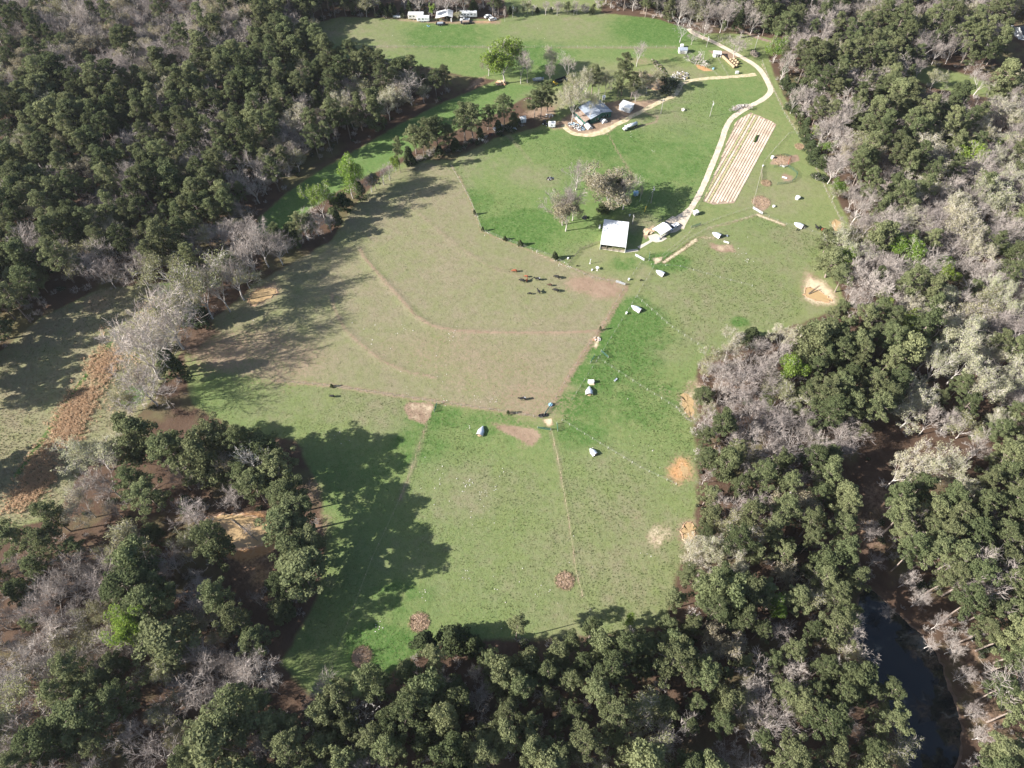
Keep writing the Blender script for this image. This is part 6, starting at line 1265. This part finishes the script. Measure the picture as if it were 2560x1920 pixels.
scatter('straw_grass', 'tall orange broom grass along the edge of the meadow', STRAWBELT, 3000, 'straw_grass', .8, .10, 12, 1, .4, patchy(.3, -.35), jit=2.0)
scatter('straw_grass', 'scattered orange broom grass tufts near the bare oak', [(250,800),(420,730),(400,850),(330,1000),(280,1050),(240,960)], 700, 'straw_grass', .7, .10, 8, 2, .35, patchy(.2, .6))
scatter('meadow_grass', 'rough dry grass tufts over the tan meadow', MEADOW, 9000, 'dry_tan', .28, .13, 4, 3, .5)
scatter('meadow_weeds', 'green weeds in the tan meadow', MEADOW, 2500, 'weed', .25, .14, 4, 4, .5, patchy(.12, .3))
scatter('pasture_weeds', 'dark weed and dung specks on the dry pasture', BROWN, 1300, 'speck', .14, .13, 3, 5, .6)
scatter('pasture_grass', 'dry grass tufts over the dry pasture', BROWN, 7000, 'dry_tan', .12, .10, 3, 15, .6)
scatter('paddock_weeds', 'dark green weed tufts over the east paddocks', EAST, 9000, 'weed', .2, .11, 4, 6, .6, patchy(.1, -.2))
scatter('paddock_grass', 'dry grass tufts over the east paddocks', EAST, 9000, 'dry_grass', .16, .11, 3, 7, .6)
scatter('lower_weeds', 'green weed tufts over the lower pasture', LOWER, 7000, 'weed', .16, .10, 4, 8, .6, patchy(.12, 0))
scatter('lower_grass', 'dry grass tufts over the lower pasture', LOWER, 8000, 'dry_grass', .14, .10, 3, 9, .6)
scatter('field_grass', 'grass tufts over the bright green field', HOUSEFIELD, 8000, 'weed', .18, .13, 3, 10, .6, patchy(.09, 0))
def stones(label, spots, seed, mt='stone', sz=(.08, .3)):
    g = random.Random(seed); mb = MB()
    for px, py, n, r in spots:
        c = at(px, py)
        for _ in range(n):
            x, y = c.x+g.gauss(0, r), c.y+g.gauss(0, r); s = g.uniform(*sz); mb.box((x, y, gz(x, y)+s*.2), (s, s*g.uniform(.6, 1.2), s*.5), g.uniform(0, 3))
    tag(mb.build('stones', M[mt], None), label, None, None, 'stuff')
stones('pale stones strewn over the pastures', [(1165,1212,16,1.2),(1205,1230,8,.8),(1240,1222,8,.8),(945,1565,10,.8),(1200,1290,10,3),(1160,1435,10,1.2),(1055,1485,8,1),(1300,1480,12,5),(1130,835,14,2),(1010,830,10,2),(1230,1000,8,1),(1190,998,10,1.4),(1110,1005,8,.8),(1170,1070,6,.6),(1080,950,14,6),(930,830,10,4),(1360,1480,8,3),(1540,1400,10,8),(1600,1110,10,8),(1850,640,10,5),(1870,650,8,1.2),(1320,250,6,1),(1545,305,10,2),(1630,378,5,.6),(1575,335,5,1),(700,870,10,5),(640,840,8,4),(850,1090,6,2),(1100,1180,8,4),(1250,1180,6,3),(1020,80,12,12),(1300,80,12,15),(1090,1240,12,7)], 3)
stones('pale stones along the fence of the dry pasture', [(1190,540,10,.6),(1215,582,10,.8),(1250,598,8,.8),(1300,615,8,.8),(1340,630,10,.8),(1385,650,14,.8),(1400,660,10,.8),(1420,667,14,.7)], 4)

# ------------------------------------------------------------------ air
HAZE = 0.000034
hz = MB().box((0, 900, 110.5), (5000, 4200, 225)).build('haze', None); hz['kind'] = 'stuff'; hz['label'] = 'thin pale haze in the air over the farm'
hm = bpy.data.materials.new('haze_air'); hm.use_nodes = True; t = hm.node_tree; t.nodes.clear()
pv = t.nodes.new('ShaderNodeVolumePrincipled'); pv.inputs['Color'].default_value = (0.86, 0.91, 1.0, 1); pv.inputs['Density'].default_value = HAZE; pv.inputs['Anisotropy'].default_value = 0.2
mo = t.nodes.new('ShaderNodeOutputMaterial'); t.links.new(pv.outputs[0], mo.inputs['Volume']); hz.data.materials.append(hm)
